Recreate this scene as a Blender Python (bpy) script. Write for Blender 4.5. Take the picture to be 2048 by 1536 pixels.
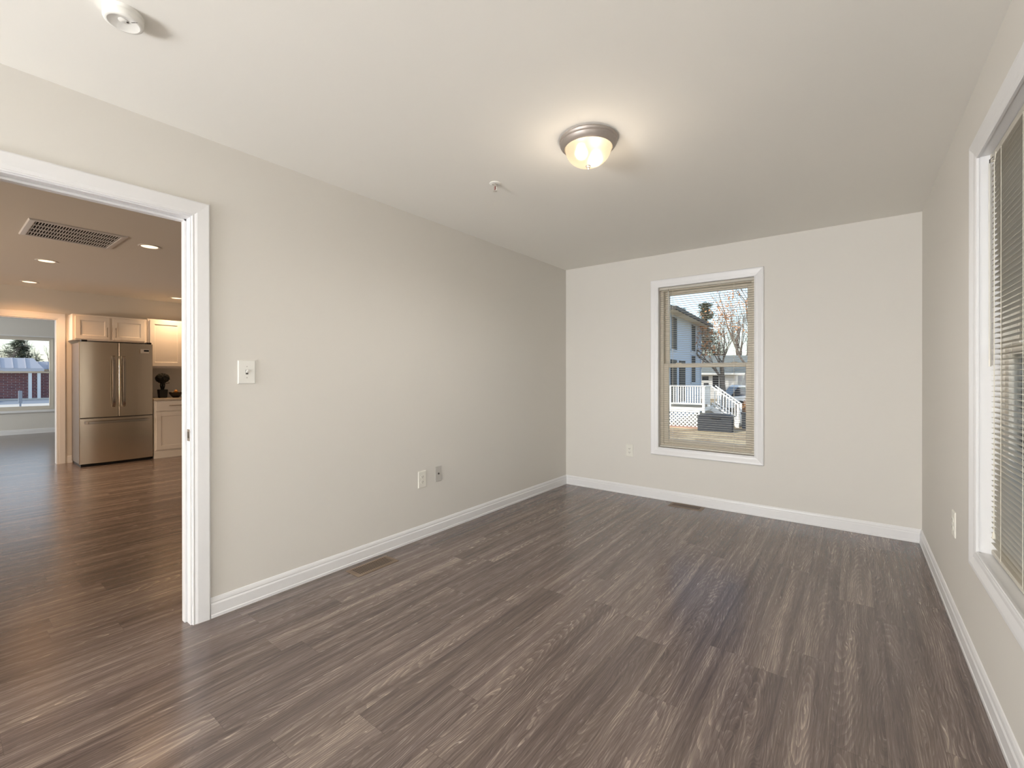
import bpy, bmesh, math, random
from mathutils import Vector, Matrix

# ------------------------------------------------------------------ scene, camera, world, sun, large lights, exposure
S = bpy.context.scene
for o in list(bpy.data.objects):
    bpy.data.objects.remove(o)
COL = S.collection
XL, XR, YB, H = -0.012, 3.004, 0.010, 2.44        # left wall, right wall, back wall planes, ceiling height
YR = -8.60                                         # rear wall (behind the camera)
GZ = -1.0                                          # ground level outside

cam_d = bpy.data.cameras.new('camera')
cam = bpy.data.objects.new('camera', cam_d)
COL.objects.link(cam)
cam_d.sensor_width = 36.0
cam_d.lens = 895.1 / 2048 * 36.0
cam_d.shift_y = (752.6 - 768.0) / 2048.0 * 1.0
cam_d.clip_end = 500
yaw, pitch, roll = 0.65095, -0.001835, -0.000802
fw = Vector((-math.sin(yaw) * math.cos(pitch), math.cos(yaw) * math.cos(pitch), math.sin(pitch)))
rt = Vector((math.cos(yaw), math.sin(yaw), 0))
up = rt.cross(fw)
rt2 = rt * math.cos(roll) + up * math.sin(roll)
up2 = up * math.cos(roll) - rt * math.sin(roll)
cam.matrix_world = Matrix(((rt2.x, up2.x, -fw.x, 2.599), (rt2.y, up2.y, -fw.y, -4.4375), (rt2.z, up2.z, -fw.z, 1.2368), (0, 0, 0, 1)))
S.camera = cam

S.view_settings.view_transform = 'Standard'
S.view_settings.look = 'None'
S.view_settings.gamma = 1.0
S.view_settings.use_curve_mapping = False
S.view_settings.exposure = 0.36
try:
    S.cycles.use_denoising = True
    S.cycles.max_bounces = 14
    S.cycles.diffuse_bounces = 8
    S.cycles.transparent_max_bounces = 16
    S.cycles.sample_clamp_indirect = 6.0
    S.cycles.blur_glossy = 0.5
except Exception:
    pass

w = bpy.data.worlds.new('sky')
S.world = w
w.use_nodes = True
wn = w.node_tree
bg = wn.nodes['Background']
sky = wn.nodes.new('ShaderNodeTexSky')
sky.sky_type = 'NISHITA'
sky.sun_disc = False
sky.sun_elevation = math.radians(28)
sky.sun_rotation = math.radians(196)
sky.air_density = 1.0
sky.dust_density = 0.8
sky.ozone_density = 1.5
hs = wn.nodes.new('ShaderNodeHueSaturation')       # hazy winter sky
hs.inputs['Saturation'].default_value = 0.8
wn.links.new(sky.outputs[0], hs.inputs['Color'])
wn.links.new(hs.outputs[0], bg.inputs[0])
bg.inputs[1].default_value = 0.22


def light(name, kind, loc, energy, color, size=0.1, size_y=None, direction=None, parent=None):
    d = bpy.data.lights.new(name, kind)
    d.energy = energy
    d.color = color
    if kind == 'AREA':
        d.shape = 'RECTANGLE'
        d.size = size
        d.size_y = size_y or size
    elif kind == 'SUN':
        d.angle = size
    else:
        d.shadow_soft_size = size
    o = bpy.data.objects.new(name, d)
    COL.objects.link(o)
    o.location = loc
    if direction:
        o.rotation_euler = Vector(direction).to_track_quat('-Z', 'Y').to_euler()
    if parent:
        o.parent = parent
        o.location = Vector(loc) - parent.location
    return o


light('sunlight', 'SUN', (0, -10, 20), 3.1, (1.0, 0.91, 0.78), math.radians(0.6), direction=(0.24, 0.85, -0.46))
# added fill light behind the camera; the window there is made up
light('added_rear_fill', 'AREA', (1.15, YR + 0.02, 0.80), 385, (0.955, 0.975, 1.0), 2.0, 1.2, direction=(0.65, 1, 1.0))
# added fill light for the kitchen, out of view; no window is built there
light('added_kitchen_fill', 'AREA', (-3.6, -7.55, 1.45), 120, (1.0, 0.80, 0.62), 2.2, 1.3, direction=(0, 1, 0.55))
light('added_living_fill', 'AREA', (-9.0, -7.55, 1.45), 130, (0.90, 0.96, 1.0), 2.2, 1.4, direction=(0, 1, 0.1))  # unseen area light added to brighten the living room


# ------------------------------------------------------------------ materials
def srgb(r, g, b):
    f = lambda c: (c / 255 / 12.92) if c / 255 <= 0.04045 else ((c / 255 + 0.055) / 1.055) ** 2.4
    return (f(r), f(g), f(b), 1.0)


def mat(name, col, rough=0.5, metal=0.0, noise=0.0, nscale=20.0, bump=0.0, emit=None, estr=0.0, spec=0.5, stretch=None):
    m = bpy.data.materials.new(name)
    m.use_nodes = True
    nt = m.node_tree
    b = nt.nodes['Principled BSDF']
    b.inputs['Base Color'].default_value = col if len(col) == 4 else (*col, 1)
    b.inputs['Roughness'].default_value = rough
    b.inputs['Metallic'].default_value = metal
    b.inputs['Specular IOR Level'].default_value = spec
    if noise or bump:
        tc = nt.nodes.new('ShaderNodeTexCoord')
        n = nt.nodes.new('ShaderNodeTexNoise')
        n.inputs['Scale'].default_value = nscale
        n.inputs['Detail'].default_value = 4
        src = tc.outputs['Object']
        if stretch:
            mp = nt.nodes.new('ShaderNodeMapping')
            mp.inputs['Scale'].default_value = stretch
            nt.links.new(src, mp.inputs[0])
            src = mp.outputs[0]
        nt.links.new(src, n.inputs['Vector'])
        if noise:
            mx = nt.nodes.new('ShaderNodeMix')
            mx.data_type = 'RGBA'
            c = b.inputs['Base Color'].default_value[:]
            mx.inputs[6].default_value = tuple(x * (1 - noise) for x in c[:3]) + (1,)
            mx.inputs[7].default_value = tuple(min(1, x * (1 + noise)) for x in c[:3]) + (1,)
            nt.links.new(n.outputs['Fac'], mx.inputs[0])
            nt.links.new(mx.outputs[2], b.inputs['Base Color'])
        if bump:
            bp = nt.nodes.new('ShaderNodeBump')
            bp.inputs['Strength'].default_value = bump
            bp.inputs['Distance'].default_value = 0.002
            nt.links.new(n.outputs['Fac'], bp.inputs['Height'])
            nt.links.new(bp.outputs[0], b.inputs['Normal'])
    if emit:
        b.inputs['Emission Color'].default_value = emit if len(emit) == 4 else (*emit, 1)
        b.inputs['Emission Strength'].default_value = estr
    return m


class G:
    """tiny node-graph helper"""

    def __init__(s, m):
        s.nt = m.node_tree

    def put(s, sock, v):
        if isinstance(v, bpy.types.NodeSocket):
            s.nt.links.new(v, sock)
        else:
            sock.default_value = v

    def math(s, op, a, b=0.0, c=0.0):
        n = s.nt.nodes.new('ShaderNodeMath')
        n.operation = op
        s.put(n.inputs[0], a)
        s.put(n.inputs[1], b)
        s.put(n.inputs[2], c)
        return n.outputs[0]

    def xyz(s, x, y, z):
        n = s.nt.nodes.new('ShaderNodeCombineXYZ')
        for i, v in enumerate((x, y, z)):
            s.put(n.inputs[i], v)
        return n.outputs[0]

    def noise(s, vec, scale=1.0, detail=3.0, rough=0.5, dist=0.0):
        n = s.nt.nodes.new('ShaderNodeTexNoise')
        s.put(n.inputs['Vector'], vec)
        n.inputs['Scale'].default_value = scale
        n.inputs['Detail'].default_value = detail
        n.inputs['Roughness'].default_value = rough
        n.inputs['Distortion'].default_value = dist
        return n.outputs['Fac']

    def white(s, vec):
        n = s.nt.nodes.new('ShaderNodeTexWhiteNoise')
        n.noise_dimensions = '3D'
        s.put(n.inputs['Vector'], vec)
        return n.outputs['Value']

    def ramp(s, fac, stops):
        n = s.nt.nodes.new('ShaderNodeValToRGB')
        e = n.color_ramp.elements
        while len(e) < len(stops):
            e.new(0.5)
        for el, (p, c) in zip(e, stops):
            el.position = p
            el.color = c if len(c) == 4 else (*c, 1)
        s.put(n.inputs[0], fac)
        return n.outputs[0]

    def mix(s, fac, a, b, mode='MIX'):
        n = s.nt.nodes.new('ShaderNodeMix')
        n.data_type = 'RGBA'
        n.blend_type = mode
        s.put(n.inputs[0], fac)
        s.put(n.inputs[6], a)
        s.put(n.inputs[7], b)
        return n.outputs[2]

    def mapr(s, v, a, b, c, d):
        n = s.nt.nodes.new('ShaderNodeMapRange')
        s.put(n.inputs[0], v)
        for i, q in enumerate((a, b, c, d)):
            n.inputs[i + 1].default_value = q
        return n.outputs[0]


def floor_material():
    m = bpy.data.materials.new('vinyl_plank')
    m.use_nodes = True
    g = G(m)
    nt = m.node_tree
    b = nt.nodes['Principled BSDF']
    tc = nt.nodes.new('ShaderNodeTexCoord')
    sp = nt.nodes.new('ShaderNodeSeparateXYZ')
    nt.links.new(tc.outputs['Object'], sp.inputs[0])
    x, y = sp.outputs[0], sp.outputs[1]
    PW, PL = 0.1525, 1.22
    X = g.math('DIVIDE', g.math('SUBTRACT', x, 1.47), PW)
    row = g.math('FLOOR', X)
    fx = g.math('SUBTRACT', X, row)
    rr = g.white(g.xyz(row, 3.7, 1.3))
    Y = g.math('ADD', g.math('DIVIDE', y, PL), g.math('MULTIPLY', rr, 7.31))
    colm = g.math('FLOOR', Y)
    fy = g.math('SUBTRACT', Y, colm)
    pid = g.white(g.xyz(row, colm, 0.5))
    pid2 = g.white(g.xyz(row, colm, 9.5))
    off = g.math('MULTIPLY', pid, 37.0)
    off2 = g.math('MULTIPLY', pid2, 53.0)
    lx = g.math('ADD', x, off)
    ly = g.math('ADD', y, off2)
    # cathedral grain: growth rings of a log whose axis is slightly tilted to the plank
    xl = g.math('MULTIPLY', g.math('SUBTRACT', fx, 0.5), PW)
    yl = g.math('MULTIPLY', g.math('SUBTRACT', fy, 0.5), PL)
    n1 = g.noise(g.xyz(g.math('MULTIPLY', lx, 9.0), g.math('MULTIPLY', ly, 1.6), off), 1.0, 3.0, 0.55, 0.2)
    cx_ = g.math('SUBTRACT', xl, g.math('MULTIPLY', g.math('SUBTRACT', pid, 0.5), 0.17))
    cy_ = g.math('MULTIPLY', g.math('SUBTRACT', yl, g.math('MULTIPLY', g.math('SUBTRACT', pid2, 0.5), 1.3)), g.mapr(g.white(g.xyz(row, colm, 4.2)), 0, 1, 0.05, 0.13))
    rad = g.math('SQRT', g.math('ADD', g.math('MULTIPLY', cx_, cx_), g.math('MULTIPLY', cy_, cy_)))
    v = g.math('ADD', rad, g.math('MULTIPLY', g.math('SUBTRACT', n1, 0.5), 0.060))
    fr = g.math('FRACT', g.math('MULTIPLY', v, 118.0))
    cath = g.mapr(fr, 0.45, 0.97, 0.0, 1.0)
    # fine pores
    n2 = g.noise(g.xyz(g.math('ADD', g.math('MULTIPLY', lx, 360.0), g.math('MULTIPLY', n1, 40.0)), g.math('MULTIPLY', ly, 8.0), off), 1.0, 3.0, 0.7)
    # soft broad streaks
    n3 = g.noise(g.xyz(g.math('MULTIPLY', lx, 20.0), g.math('MULTIPLY', ly, 0.75), off2), 1.0, 3.0, 0.55, 0.4)
    n4 = g.noise(g.xyz(g.math('MULTIPLY', lx, 85.0), g.math('MULTIPLY', ly, 1.5), off2), 1.0, 3.0, 0.6)
    tone = g.math('ADD', g.math('MULTIPLY', g.math('SUBTRACT', n3, 0.5), 0.85), g.math('MULTIPLY', g.math('SUBTRACT', n4, 0.5), 0.60))
    tone = g.math('ADD', tone, g.math('MULTIPLY', g.math('SUBTRACT', pid, 0.5), 0.16))
    tone = g.math('ADD', tone, g.math('MULTIPLY', g.math('SUBTRACT', n2, 0.5), 0.85))
    cm = g.math('MULTIPLY', cath, g.mapr(n2, 0.35, 0.60, 0.25, 1.0))
    cm = g.math('MULTIPLY', cm, g.mapr(n3, 0.38, 0.62, 0.12, 0.9))
    tone = g.math('ADD', tone, g.math('MULTIPLY', cm, 0.40))
    tone = g.math('ADD', tone, 0.475)
    colr = g.ramp(tone, [(0.0, srgb(66, 57, 54)), (0.30, srgb(88, 77, 72)), (0.55, srgb(112, 100, 93)), (0.80, srgb(141, 128, 118)), (1.0, srgb(170, 157, 144))])
    hue = g.mix(g.noise(g.xyz(g.math('MULTIPLY', lx, 10.0), g.math('MULTIPLY', ly, 0.8), pid), 1.0, 2.0), (0.97, 0.94, 1.02, 1), (1.03, 1.0, 0.955, 1))
    colr = g.mix(1.0, colr, hue, 'MULTIPLY')
    # seams
    ex = g.math('MINIMUM', fx, g.math('SUBTRACT', 1.0, fx))
    ey = g.math('MINIMUM', fy, g.math('SUBTRACT', 1.0, fy))
    sx = g.mapr(ex, 0.0, 0.010, 1.0, 0.0)
    sy = g.mapr(ey, 0.0, 0.0014, 1.0, 0.0)
    seam = g.math('MULTIPLY', g.math('MAXIMUM', sx, sy), 0.32)
    colr = g.mix(seam, colr, srgb(44, 37, 34))
    nt.links.new(colr, b.inputs['Base Color'])
    nt.links.new(g.mapr(n2, 0.3, 0.7, 0.17, 0.28), b.inputs['Roughness'])
    b.inputs['Specular IOR Level'].default_value = 0.8
    bp = nt.nodes.new('ShaderNodeBump')
    bp.inputs['Strength'].default_value = 0.07
    bp.inputs['Distance'].default_value = 0.001
    nt.links.new(g.math('SUBTRACT', n2, g.math('MULTIPLY', seam, 3.0)), bp.inputs['Height'])
    nt.links.new(bp.outputs[0], b.inputs['Normal'])
    return m


def glass_material(name, refl=0.06, tint=(0.96, 0.98, 0.98, 1)):
    m = bpy.data.materials.new(name)
    m.use_nodes = True
    nt = m.node_tree
    nt.nodes.remove(nt.nodes['Principled BSDF'])
    out = nt.nodes['Material Output']
    tr = nt.nodes.new('ShaderNodeBsdfTransparent')
    tr.inputs[0].default_value = tint
    gl = nt.nodes.new('ShaderNodeBsdfGlossy')
    gl.inputs['Roughness'].default_value = 0.02
    fr = nt.nodes.new('ShaderNodeFresnel')
    fr.inputs[0].default_value = 1.12
    mx = nt.nodes.new('ShaderNodeMixShader')
    nt.links.new(fr.outputs[0], mx.inputs[0])
    nt.links.new(tr.outputs[0], mx.inputs[1])
    nt.links.new(gl.outputs[0], mx.inputs[2])
    nt.links.new(mx.outputs[0], out.inputs[0])
    return m


def frosted_material():
    m = bpy.data.materials.new('frosted_glass')
    m.use_nodes = True
    nt = m.node_tree
    nt.nodes.remove(nt.nodes['Principled BSDF'])
    out = nt.nodes['Material Output']
    rf = nt.nodes.new('ShaderNodeBsdfRefraction')
    rf.inputs['IOR'].default_value = 1.15
    rf.inputs['Roughness'].default_value = 0.85
    rf.inputs[0].default_value = (1.0, 0.93, 0.80, 1)
    em = nt.nodes.new('ShaderNodeEmission')
    em.inputs[0].default_value = (1.0, 0.81, 0.55, 1)
    em.inputs[1].default_value = 1.15
    mx = nt.nodes.new('ShaderNodeMixShader')
    mx.inputs[0].default_value = 0.5
    nt.links.new(rf.outputs[0], mx.inputs[1])
    nt.links.new(em.outputs[0], mx.inputs[2])
    nt.links.new(mx.outputs[0], out.inputs[0])
    return m


def siding_material(name, col, pitch=0.13):
    m = bpy.data.materials.new(name)
    m.use_nodes = True
    g = G(m)
    nt = m.node_tree
    b = nt.nodes['Principled BSDF']
    tc = nt.nodes.new('ShaderNodeTexCoord')
    sp = nt.nodes.new('ShaderNodeSeparateXYZ')
    nt.links.new(tc.outputs['Object'], sp.inputs[0])
    f = g.math('FRACT', g.math('DIVIDE', sp.outputs[2], pitch))
    line = g.mapr(f, 0.0, 0.12, 1.0, 0.0)
    c = g.mix(g.math('MULTIPLY', line, 0.35), col, tuple(v * 0.55 for v in col[:3]) + (1,))
    nt.links.new(c, b.inputs['Base Color'])
    b.inputs['Roughness'].default_value = 0.6
    bp = nt.nodes.new('ShaderNodeBump')
    bp.inputs['Distance'].default_value = 0.02
    bp.inputs['Strength'].default_value = 0.5
    nt.links.new(g.math('SUBTRACT', 1.0, f), bp.inputs['Height'])
    nt.links.new(bp.outputs[0], b.inputs['Normal'])
    return m


def brick_material():
    m = bpy.data.materials.new('red_brick')
    m.use_nodes = True
    nt = m.node_tree
    b = nt.nodes['Principled BSDF']
    tc = nt.nodes.new('ShaderNodeTexCoord')
    sp = nt.nodes.new('ShaderNodeSeparateXYZ')
    nt.links.new(tc.outputs['Object'], sp.inputs[0])
    cb = nt.nodes.new('ShaderNodeCombineXYZ')
    nt.links.new(sp.outputs[1], cb.inputs[0])
    nt.links.new(sp.outputs[2], cb.inputs[1])
    br = nt.nodes.new('ShaderNodeTexBrick')
    br.inputs['Color1'].default_value = srgb(150, 92, 88)
    br.inputs['Color2'].default_value = srgb(120, 74, 78)
    br.inputs['Mortar'].default_value = srgb(165, 150, 150)
    br.inputs['Scale'].default_value = 1.0
    br.inputs['Brick Width'].default_value = 0.5
    br.inputs['Row Height'].default_value = 0.16
    br.inputs['Mortar Size'].default_value = 0.02
    nt.links.new(cb.outputs[0], br.inputs[0])
    nt.links.new(br.outputs[0], b.inputs['Base Color'])
    b.inputs['Roughness'].default_value = 0.85
    return m


def ground_material():
    m = bpy.data.materials.new('winter_lawn')
    m.use_nodes = True
    g = G(m)
    nt = m.node_tree
    b = nt.nodes['Principled BSDF']
    tc = nt.nodes.new('ShaderNodeTexCoord')
    o = tc.outputs['Object']
    n1 = g.noise(o, 0.9, 4, 0.6)
    n2 = g.noise(o, 9.0, 4, 0.7)
    f = g.math('ADD', g.math('MULTIPLY', n1, 0.55), g.math('MULTIPLY', n2, 0.45))
    c = g.ramp(f, [(0.32, srgb(104, 86, 66)), (0.46, srgb(172, 148, 116)), (0.56, srgb(212, 190, 152)), (0.68, srgb(158, 154, 104))])
    nt.links.new(c, b.inputs['Base Color'])
    b.inputs['Roughness'].default_value = 0.95
    return m


M = {
    'wall': mat('greige_wall_paint', srgb(214, 211, 205), 0.75, bump=0.04, nscale=220, spec=0.3),
    'ceiling': mat('greige_ceiling_paint', srgb(231, 229, 223), 0.85, bump=0.05, nscale=260, spec=0.2),
    'trim': mat('white_trim_paint', srgb(225, 225, 226), 0.35, noise=0.01),
    'floor': floor_material(),
    'almond': mat('almond_vinyl', srgb(206, 196, 178), 0.45, noise=0.02),
    'vinyl': mat('pale_window_vinyl', srgb(214, 208, 196), 0.45, noise=0.02),
    'slat': mat('cream_blind_slat', srgb(194, 189, 177), 0.45, noise=0.02),
    'cord': mat('cream_cord', srgb(220, 215, 200), 0.7, noise=0.03),
    'wand': mat('clear_plastic_wand', srgb(205, 203, 195), 0.15, noise=0.02),
    'glass': glass_material('window_glass'),
    'plate': mat('white_plastic_plate', srgb(226, 225, 220), 0.35, noise=0.01),
    'ivory': mat('ivory_plastic_plate', srgb(224, 222, 213), 0.35, noise=0.01),
    'slot': mat('dark_slot', srgb(60, 57, 52), 0.6, noise=0.05),
    'greyplate': mat('grey_metal_plate', srgb(184, 181, 176), 0.5, noise=0.03),
    'nickel': mat('brushed_nickel', srgb(176, 168, 162), 0.5, metal=0.85, noise=0.05, nscale=60),
    'chrome': mat('chrome', srgb(226, 222, 216), 0.4, metal=1.0, noise=0.02),
    'brass': mat('strike_plate_steel', srgb(150, 142, 132), 0.35, metal=0.9, noise=0.04),
    'red': mat('red_sprinkler_bulb', srgb(110, 40, 34), 0.2, noise=0.02),
    'frosted': frosted_material(),
    'bulb': mat('lit_bulb', (1, 0.9, 0.75), 0.5, emit=(1.0, 0.86, 0.62), estr=14.0, noise=0.01),
    'canlens': mat('lit_can_lens', (1, 0.8, 0.55), 0.5, emit=(1.0, 0.74, 0.46), estr=1.6, noise=0.01),
    'register': mat('brown_register_metal', srgb(128, 110, 94), 0.45, metal=0.1, noise=0.05),
    'dark': mat('dark_void', srgb(24, 20, 18), 0.9, noise=0.1),
    'cabinet': mat('white_cabinet_paint', srgb(232, 226, 218), 0.4, noise=0.01),
    'pull': mat('brushed_pull', srgb(150, 140, 128), 0.35, metal=0.9, noise=0.05),
    'steel': mat('stainless_steel', srgb(206, 192, 174), 0.20, metal=1.0, noise=0.05, nscale=40, stretch=(1, 1, 30), bump=0.02),
    'steelhandle': mat('polished_handle', srgb(180, 172, 164), 0.22, metal=1.0, noise=0.03),
    'fridgeside': mat('grey_fridge_side', srgb(120, 112, 106), 0.45, metal=0.3, noise=0.04),
    'black': mat('black_plastic', srgb(20, 19, 19), 0.5, noise=0.1),
    'worktop': mat('beige_stone_worktop', srgb(196, 184, 166), 0.25, noise=0.18, nscale=60),
    'leafdark': mat('dark_topiary_foliage', srgb(22, 24, 20), 0.8, noise=0.3, nscale=40),
    'pot': mat('black_pot', srgb(18, 17, 17), 0.5, noise=0.1),
    'bowl': mat('dark_metal_bowl', srgb(40, 34, 30), 0.4, metal=0.4, noise=0.1),
    'fruit': mat('orange_fruit', srgb(204, 140, 62), 0.5, noise=0.15, nscale=30),
    'fruit2': mat('yellow_fruit', srgb(214, 186, 110), 0.5, noise=0.12, nscale=30),
    'label': mat('white_label', srgb(214, 205, 192), 0.5, noise=0.02),
    'siding': siding_material('pale_blue_siding', srgb(190, 204, 222)),
    'whitesiding': siding_material('white_siding', srgb(212, 210, 208), 0.2),
    'shutter': mat('dark_window', srgb(22, 23, 28), 0.6, noise=0.1),
    'roof': mat('dark_shingle', srgb(48, 48, 52), 0.9, noise=0.2, nscale=8),
    'roof2': mat('grey_shingle', srgb(128, 132, 128), 0.9, noise=0.15, nscale=5),
    'fascia': mat('dark_gutter', srgb(34, 34, 38), 0.6, noise=0.08),
    'soffit': mat('cream_soffit', srgb(222, 214, 196), 0.7, noise=0.02),
    'deckwhite': mat('white_deck_paint', srgb(240, 240, 238), 0.5, noise=0.02),
    'deckboard': mat('grey_deck_board', srgb(150, 140, 118), 0.8, noise=0.15, nscale=12),
    'paver': mat('pink_brick_edging', srgb(190, 150, 132), 0.9, noise=0.15, nscale=10),
    'charcoal': mat('charcoal_plastic', srgb(36, 40, 48), 0.6, noise=0.08),
    'carpaint': mat('white_car_paint', srgb(236, 236, 236), 0.2, noise=0.01),
    'carglass': mat('dark_car_glass', srgb(30, 44, 62), 0.08, noise=0.02),
    'tyre': mat('black_tyre', srgb(26, 26, 27), 0.8, noise=0.1),
    'bark': mat('grey_bark', srgb(122, 112, 102), 0.95, noise=0.3, nscale=6),
    'twig': mat('grey_brown_twig', srgb(112, 100, 94), 0.95, noise=0.2, nscale=6),
    'oakleaf': mat('dry_orange_leaf', srgb(206, 146, 100), 0.8, noise=0.25, nscale=3),
    'needle': mat('dull_green_needle', srgb(112, 118, 100), 0.9, noise=0.35, nscale=2),
    'brownshrub': mat('brown_shrub_leaf', srgb(150, 112, 78), 0.9, noise=0.3, nscale=5),
    'lawn': ground_material(),
    'road': mat('grey_asphalt', srgb(140, 148, 158), 0.9, noise=0.08, nscale=3),
    'kerb': mat('pale_concrete', srgb(214, 208, 198), 0.85, noise=0.05, nscale=4),
    'brick': brick_material(),
    'metalroof': mat('grey_standing_seam', srgb(200, 198, 204), 0.5, noise=0.04),
    'postgrey': mat('grey_marker_post', srgb(140, 146, 158), 0.7, noise=0.06),
    'bluecar': mat('blue_grey_car_paint', srgb(120, 134, 160), 0.25, noise=0.02),
}


# ------------------------------------------------------------------ mesh helpers
class MB:
    def __init__(s):
        s.bm = bmesh.new()

    def box(s, x0, x1, y0, y1, z0, z1):
        vs = [s.bm.verts.new(p) for p in ((x0, y0, z0), (x1, y0, z0), (x1, y1, z0), (x0, y1, z0), (x0, y0, z1), (x1, y0, z1), (x1, y1, z1), (x0, y1, z1))]
        for f in ((0, 3, 2, 1), (4, 5, 6, 7), (0, 1, 5, 4), (1, 2, 6, 5), (2, 3, 7, 6), (3, 0, 4, 7)):
            s.bm.faces.new([vs[i] for i in f])
        return s

    def quad(s, *pts):
        s.bm.faces.new([s.bm.verts.new(p) for p in pts])
        return s

    def bar(s, p0, p1, w, h):
        """rectangular bar from p0 to p1; w horizontal, h vertical thickness"""
        p0, p1 = Vector(p0), Vector(p1)
        d = (p1 - p0).normalized()
        ref = Vector((0, 0, 1)) if abs(d.z) < 0.95 else Vector((0, 1, 0))
        a = d.cross(ref).normalized() * (w / 2)
        b = a.cross(d).normalized() * (h / 2)
        vs = []
        for p in (p0, p1):
            for q in (-a - b, a - b, a + b, -a + b):
                vs.append(s.bm.verts.new(p + q))
        for i in range(4):
            j = (i + 1) % 4
            s.bm.faces.new((vs[i], vs[j], vs[4 + j], vs[4 + i]))
        s.bm.faces.new((vs[3], vs[2], vs[1], vs[0]))
        s.bm.faces.new(vs[4:8])
        return s

    def tube(s, pts, radii, n=8, cap=True):
        rings = []
        for i, p in enumerate(pts):
            p = Vector(p)
            if i == 0:
                d = Vector(pts[1]) - p
            elif i == len(pts) - 1:
                d = p - Vector(pts[i - 1])
            else:
                d = Vector(pts[i + 1]) - Vector(pts[i - 1])
            d.normalize()
            ref = Vector((0, 0, 1)) if abs(d.z) < 0.9 else Vector((1, 0, 0))
            a = d.cross(ref).normalized()
            b = d.cross(a)
            r = radii[i] if isinstance(radii, (list, tuple)) else radii
            rings.append([s.bm.verts.new(p + a * (r * math.cos(2 * math.pi * k / n)) + b * (r * math.sin(2 * math.pi * k / n))) for k in range(n)])
        for A, B in zip(rings, rings[1:]):
            for k in range(n):
                s.bm.faces.new((A[k], A[(k + 1) % n], B[(k + 1) % n], B[k]))
        if cap:
            s.bm.faces.new(list(reversed(rings[0])))
            s.bm.faces.new(rings[-1])
        return s

    def lathe(s, prof, c, n=48, axis='z'):
        """prof: (radius, offset along the axis) list"""
        cx, cy, cz = c
        rings = []
        for r, h in prof:
            ring = []
            for k in range(n if r > 1e-6 else 1):
                t = 2 * math.pi * k / n
                a, b = r * math.cos(t), r * math.sin(t)
                p = {'z': (cx + a, cy + b, cz + h), 'x': (cx + h, cy + a, cz + b), 'y': (cx + a, cy + h, cz + b)}[axis]
                ring.append(s.bm.verts.new(p))
            rings.append(ring)
        for A, B in zip(rings, rings[1:]):
            if len(A) == 1 and len(B) == 1:
                continue
            for k in range(n):
                if len(A) == 1:
                    s.bm.faces.new((A[0], B[(k + 1) % n], B[k]))
                elif len(B) == 1:
                    s.bm.faces.new((A[k], A[(k + 1) % n], B[0]))
                else:
                    s.bm.faces.new((A[k], A[(k + 1) % n], B[(k + 1) % n], B[k]))
        return s

    def prism(s, poly, fn, t0, t1):
        """poly in 2D, fn(a,b,t)->3D"""
        A = [s.bm.verts.new(fn(a, b, t0)) for a, b in poly]
        B = [s.bm.verts.new(fn(a, b, t1)) for a, b in poly]
        n = len(poly)
        for k in range(n):
            s.bm.faces.new((A[k], A[(k + 1) % n], B[(k + 1) % n], B[k]))
        s.bm.faces.new(list(reversed(A)))
        s.bm.faces.new(B)
        return s

    def sweep_rect(s, rect, prof, fn, open_bottom=False):
        """moulding swept round rect (a0,a1,b0,b1) with mitred corners; prof (outward offset, height)"""
        a0, a1, b0, b1 = rect
        loops = []
        for w_, t in prof:
            if open_bottom:
                pts = [(a0 - w_, b0), (a0 - w_, b1 + w_), (a1 + w_, b1 + w_), (a1 + w_, b0)]
            else:
                pts = [(a0 - w_, b0 - w_), (a0 - w_, b1 + w_), (a1 + w_, b1 + w_), (a1 + w_, b0 - w_)]
            loops.append([s.bm.verts.new(fn(a, b, t)) for a, b in pts])
        for A, B in zip(loops, loops[1:]):
            for k in range(3 if open_bottom else 4):
                j = (k + 1) % 4
                s.bm.faces.new((A[k], A[j], B[j], B[k]))
        if open_bottom:
            for k in (0, 3):
                s.bm.faces.new([L[k] for L in loops])
        return s

    def build(s, name, m, parent=None, smooth=False, bevel=0.0, loc=None):
        bmesh.ops.recalc_face_normals(s.bm, faces=s.bm.faces)
        base = Vector((0, 0, 0))
        if parent is not None:
            q = parent
            while q is not None:
                base += q.location
                q = q.parent
        if loc is not None:
            base = base * 0 + (Vector(loc) if parent is None else base)
        if base.length > 0:
            bmesh.ops.translate(s.bm, verts=s.bm.verts, vec=-base)
        me = bpy.data.meshes.new(name)
        s.bm.to_mesh(me)
        s.bm.free()
        me.materials.append(M[m])
        if smooth:
            for p in me.polygons:
                p.use_smooth = True
        o = bpy.data.objects.new(name, me)
        COL.objects.link(o)
        if parent is not None:
            o.parent = parent
        elif loc is not None:
            o.location = loc
        if bevel:
            bv = o.modifiers.new('bevel', 'BEVEL')
            bv.width = bevel
            bv.segments = 2
            bv.limit_method = 'ANGLE'
        if smooth:
            try:
                me.set_sharp_from_angle(angle=math.radians(40))
            except Exception:
                pass
        return o


def thing(name, loc, label, cat, group=None):
    o = bpy.data.objects.new(name, None)
    o.empty_display_size = 0.1
    COL.objects.link(o)
    o.location = loc
    o['label'] = label
    o['category'] = cat
    if group:
        o['group'] = group
    return o


def tag(o, label, cat, group=None, kind=None):
    o['label'] = label
    o['category'] = cat
    if group:
        o['group'] = group
    if kind:
        o['kind'] = kind
    return o


def structure(o, label=None, cat=None):
    o['kind'] = 'structure'
    if label:
        o['label'] = label
    if cat:
        o['category'] = cat
    return o


def copy_thing(src, loc, label, group=None):
    c = src.copy()
    COL.objects.link(c)
    c.location = loc
    c['label'] = label
    if group:
        c['group'] = group
    for ch in list(src.children):
        d = ch.copy()
        COL.objects.link(d)
        d.parent = c
        for gch in list(ch.children):
            e = gch.copy()
            COL.objects.link(e)
            e.parent = d
    return c


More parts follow.
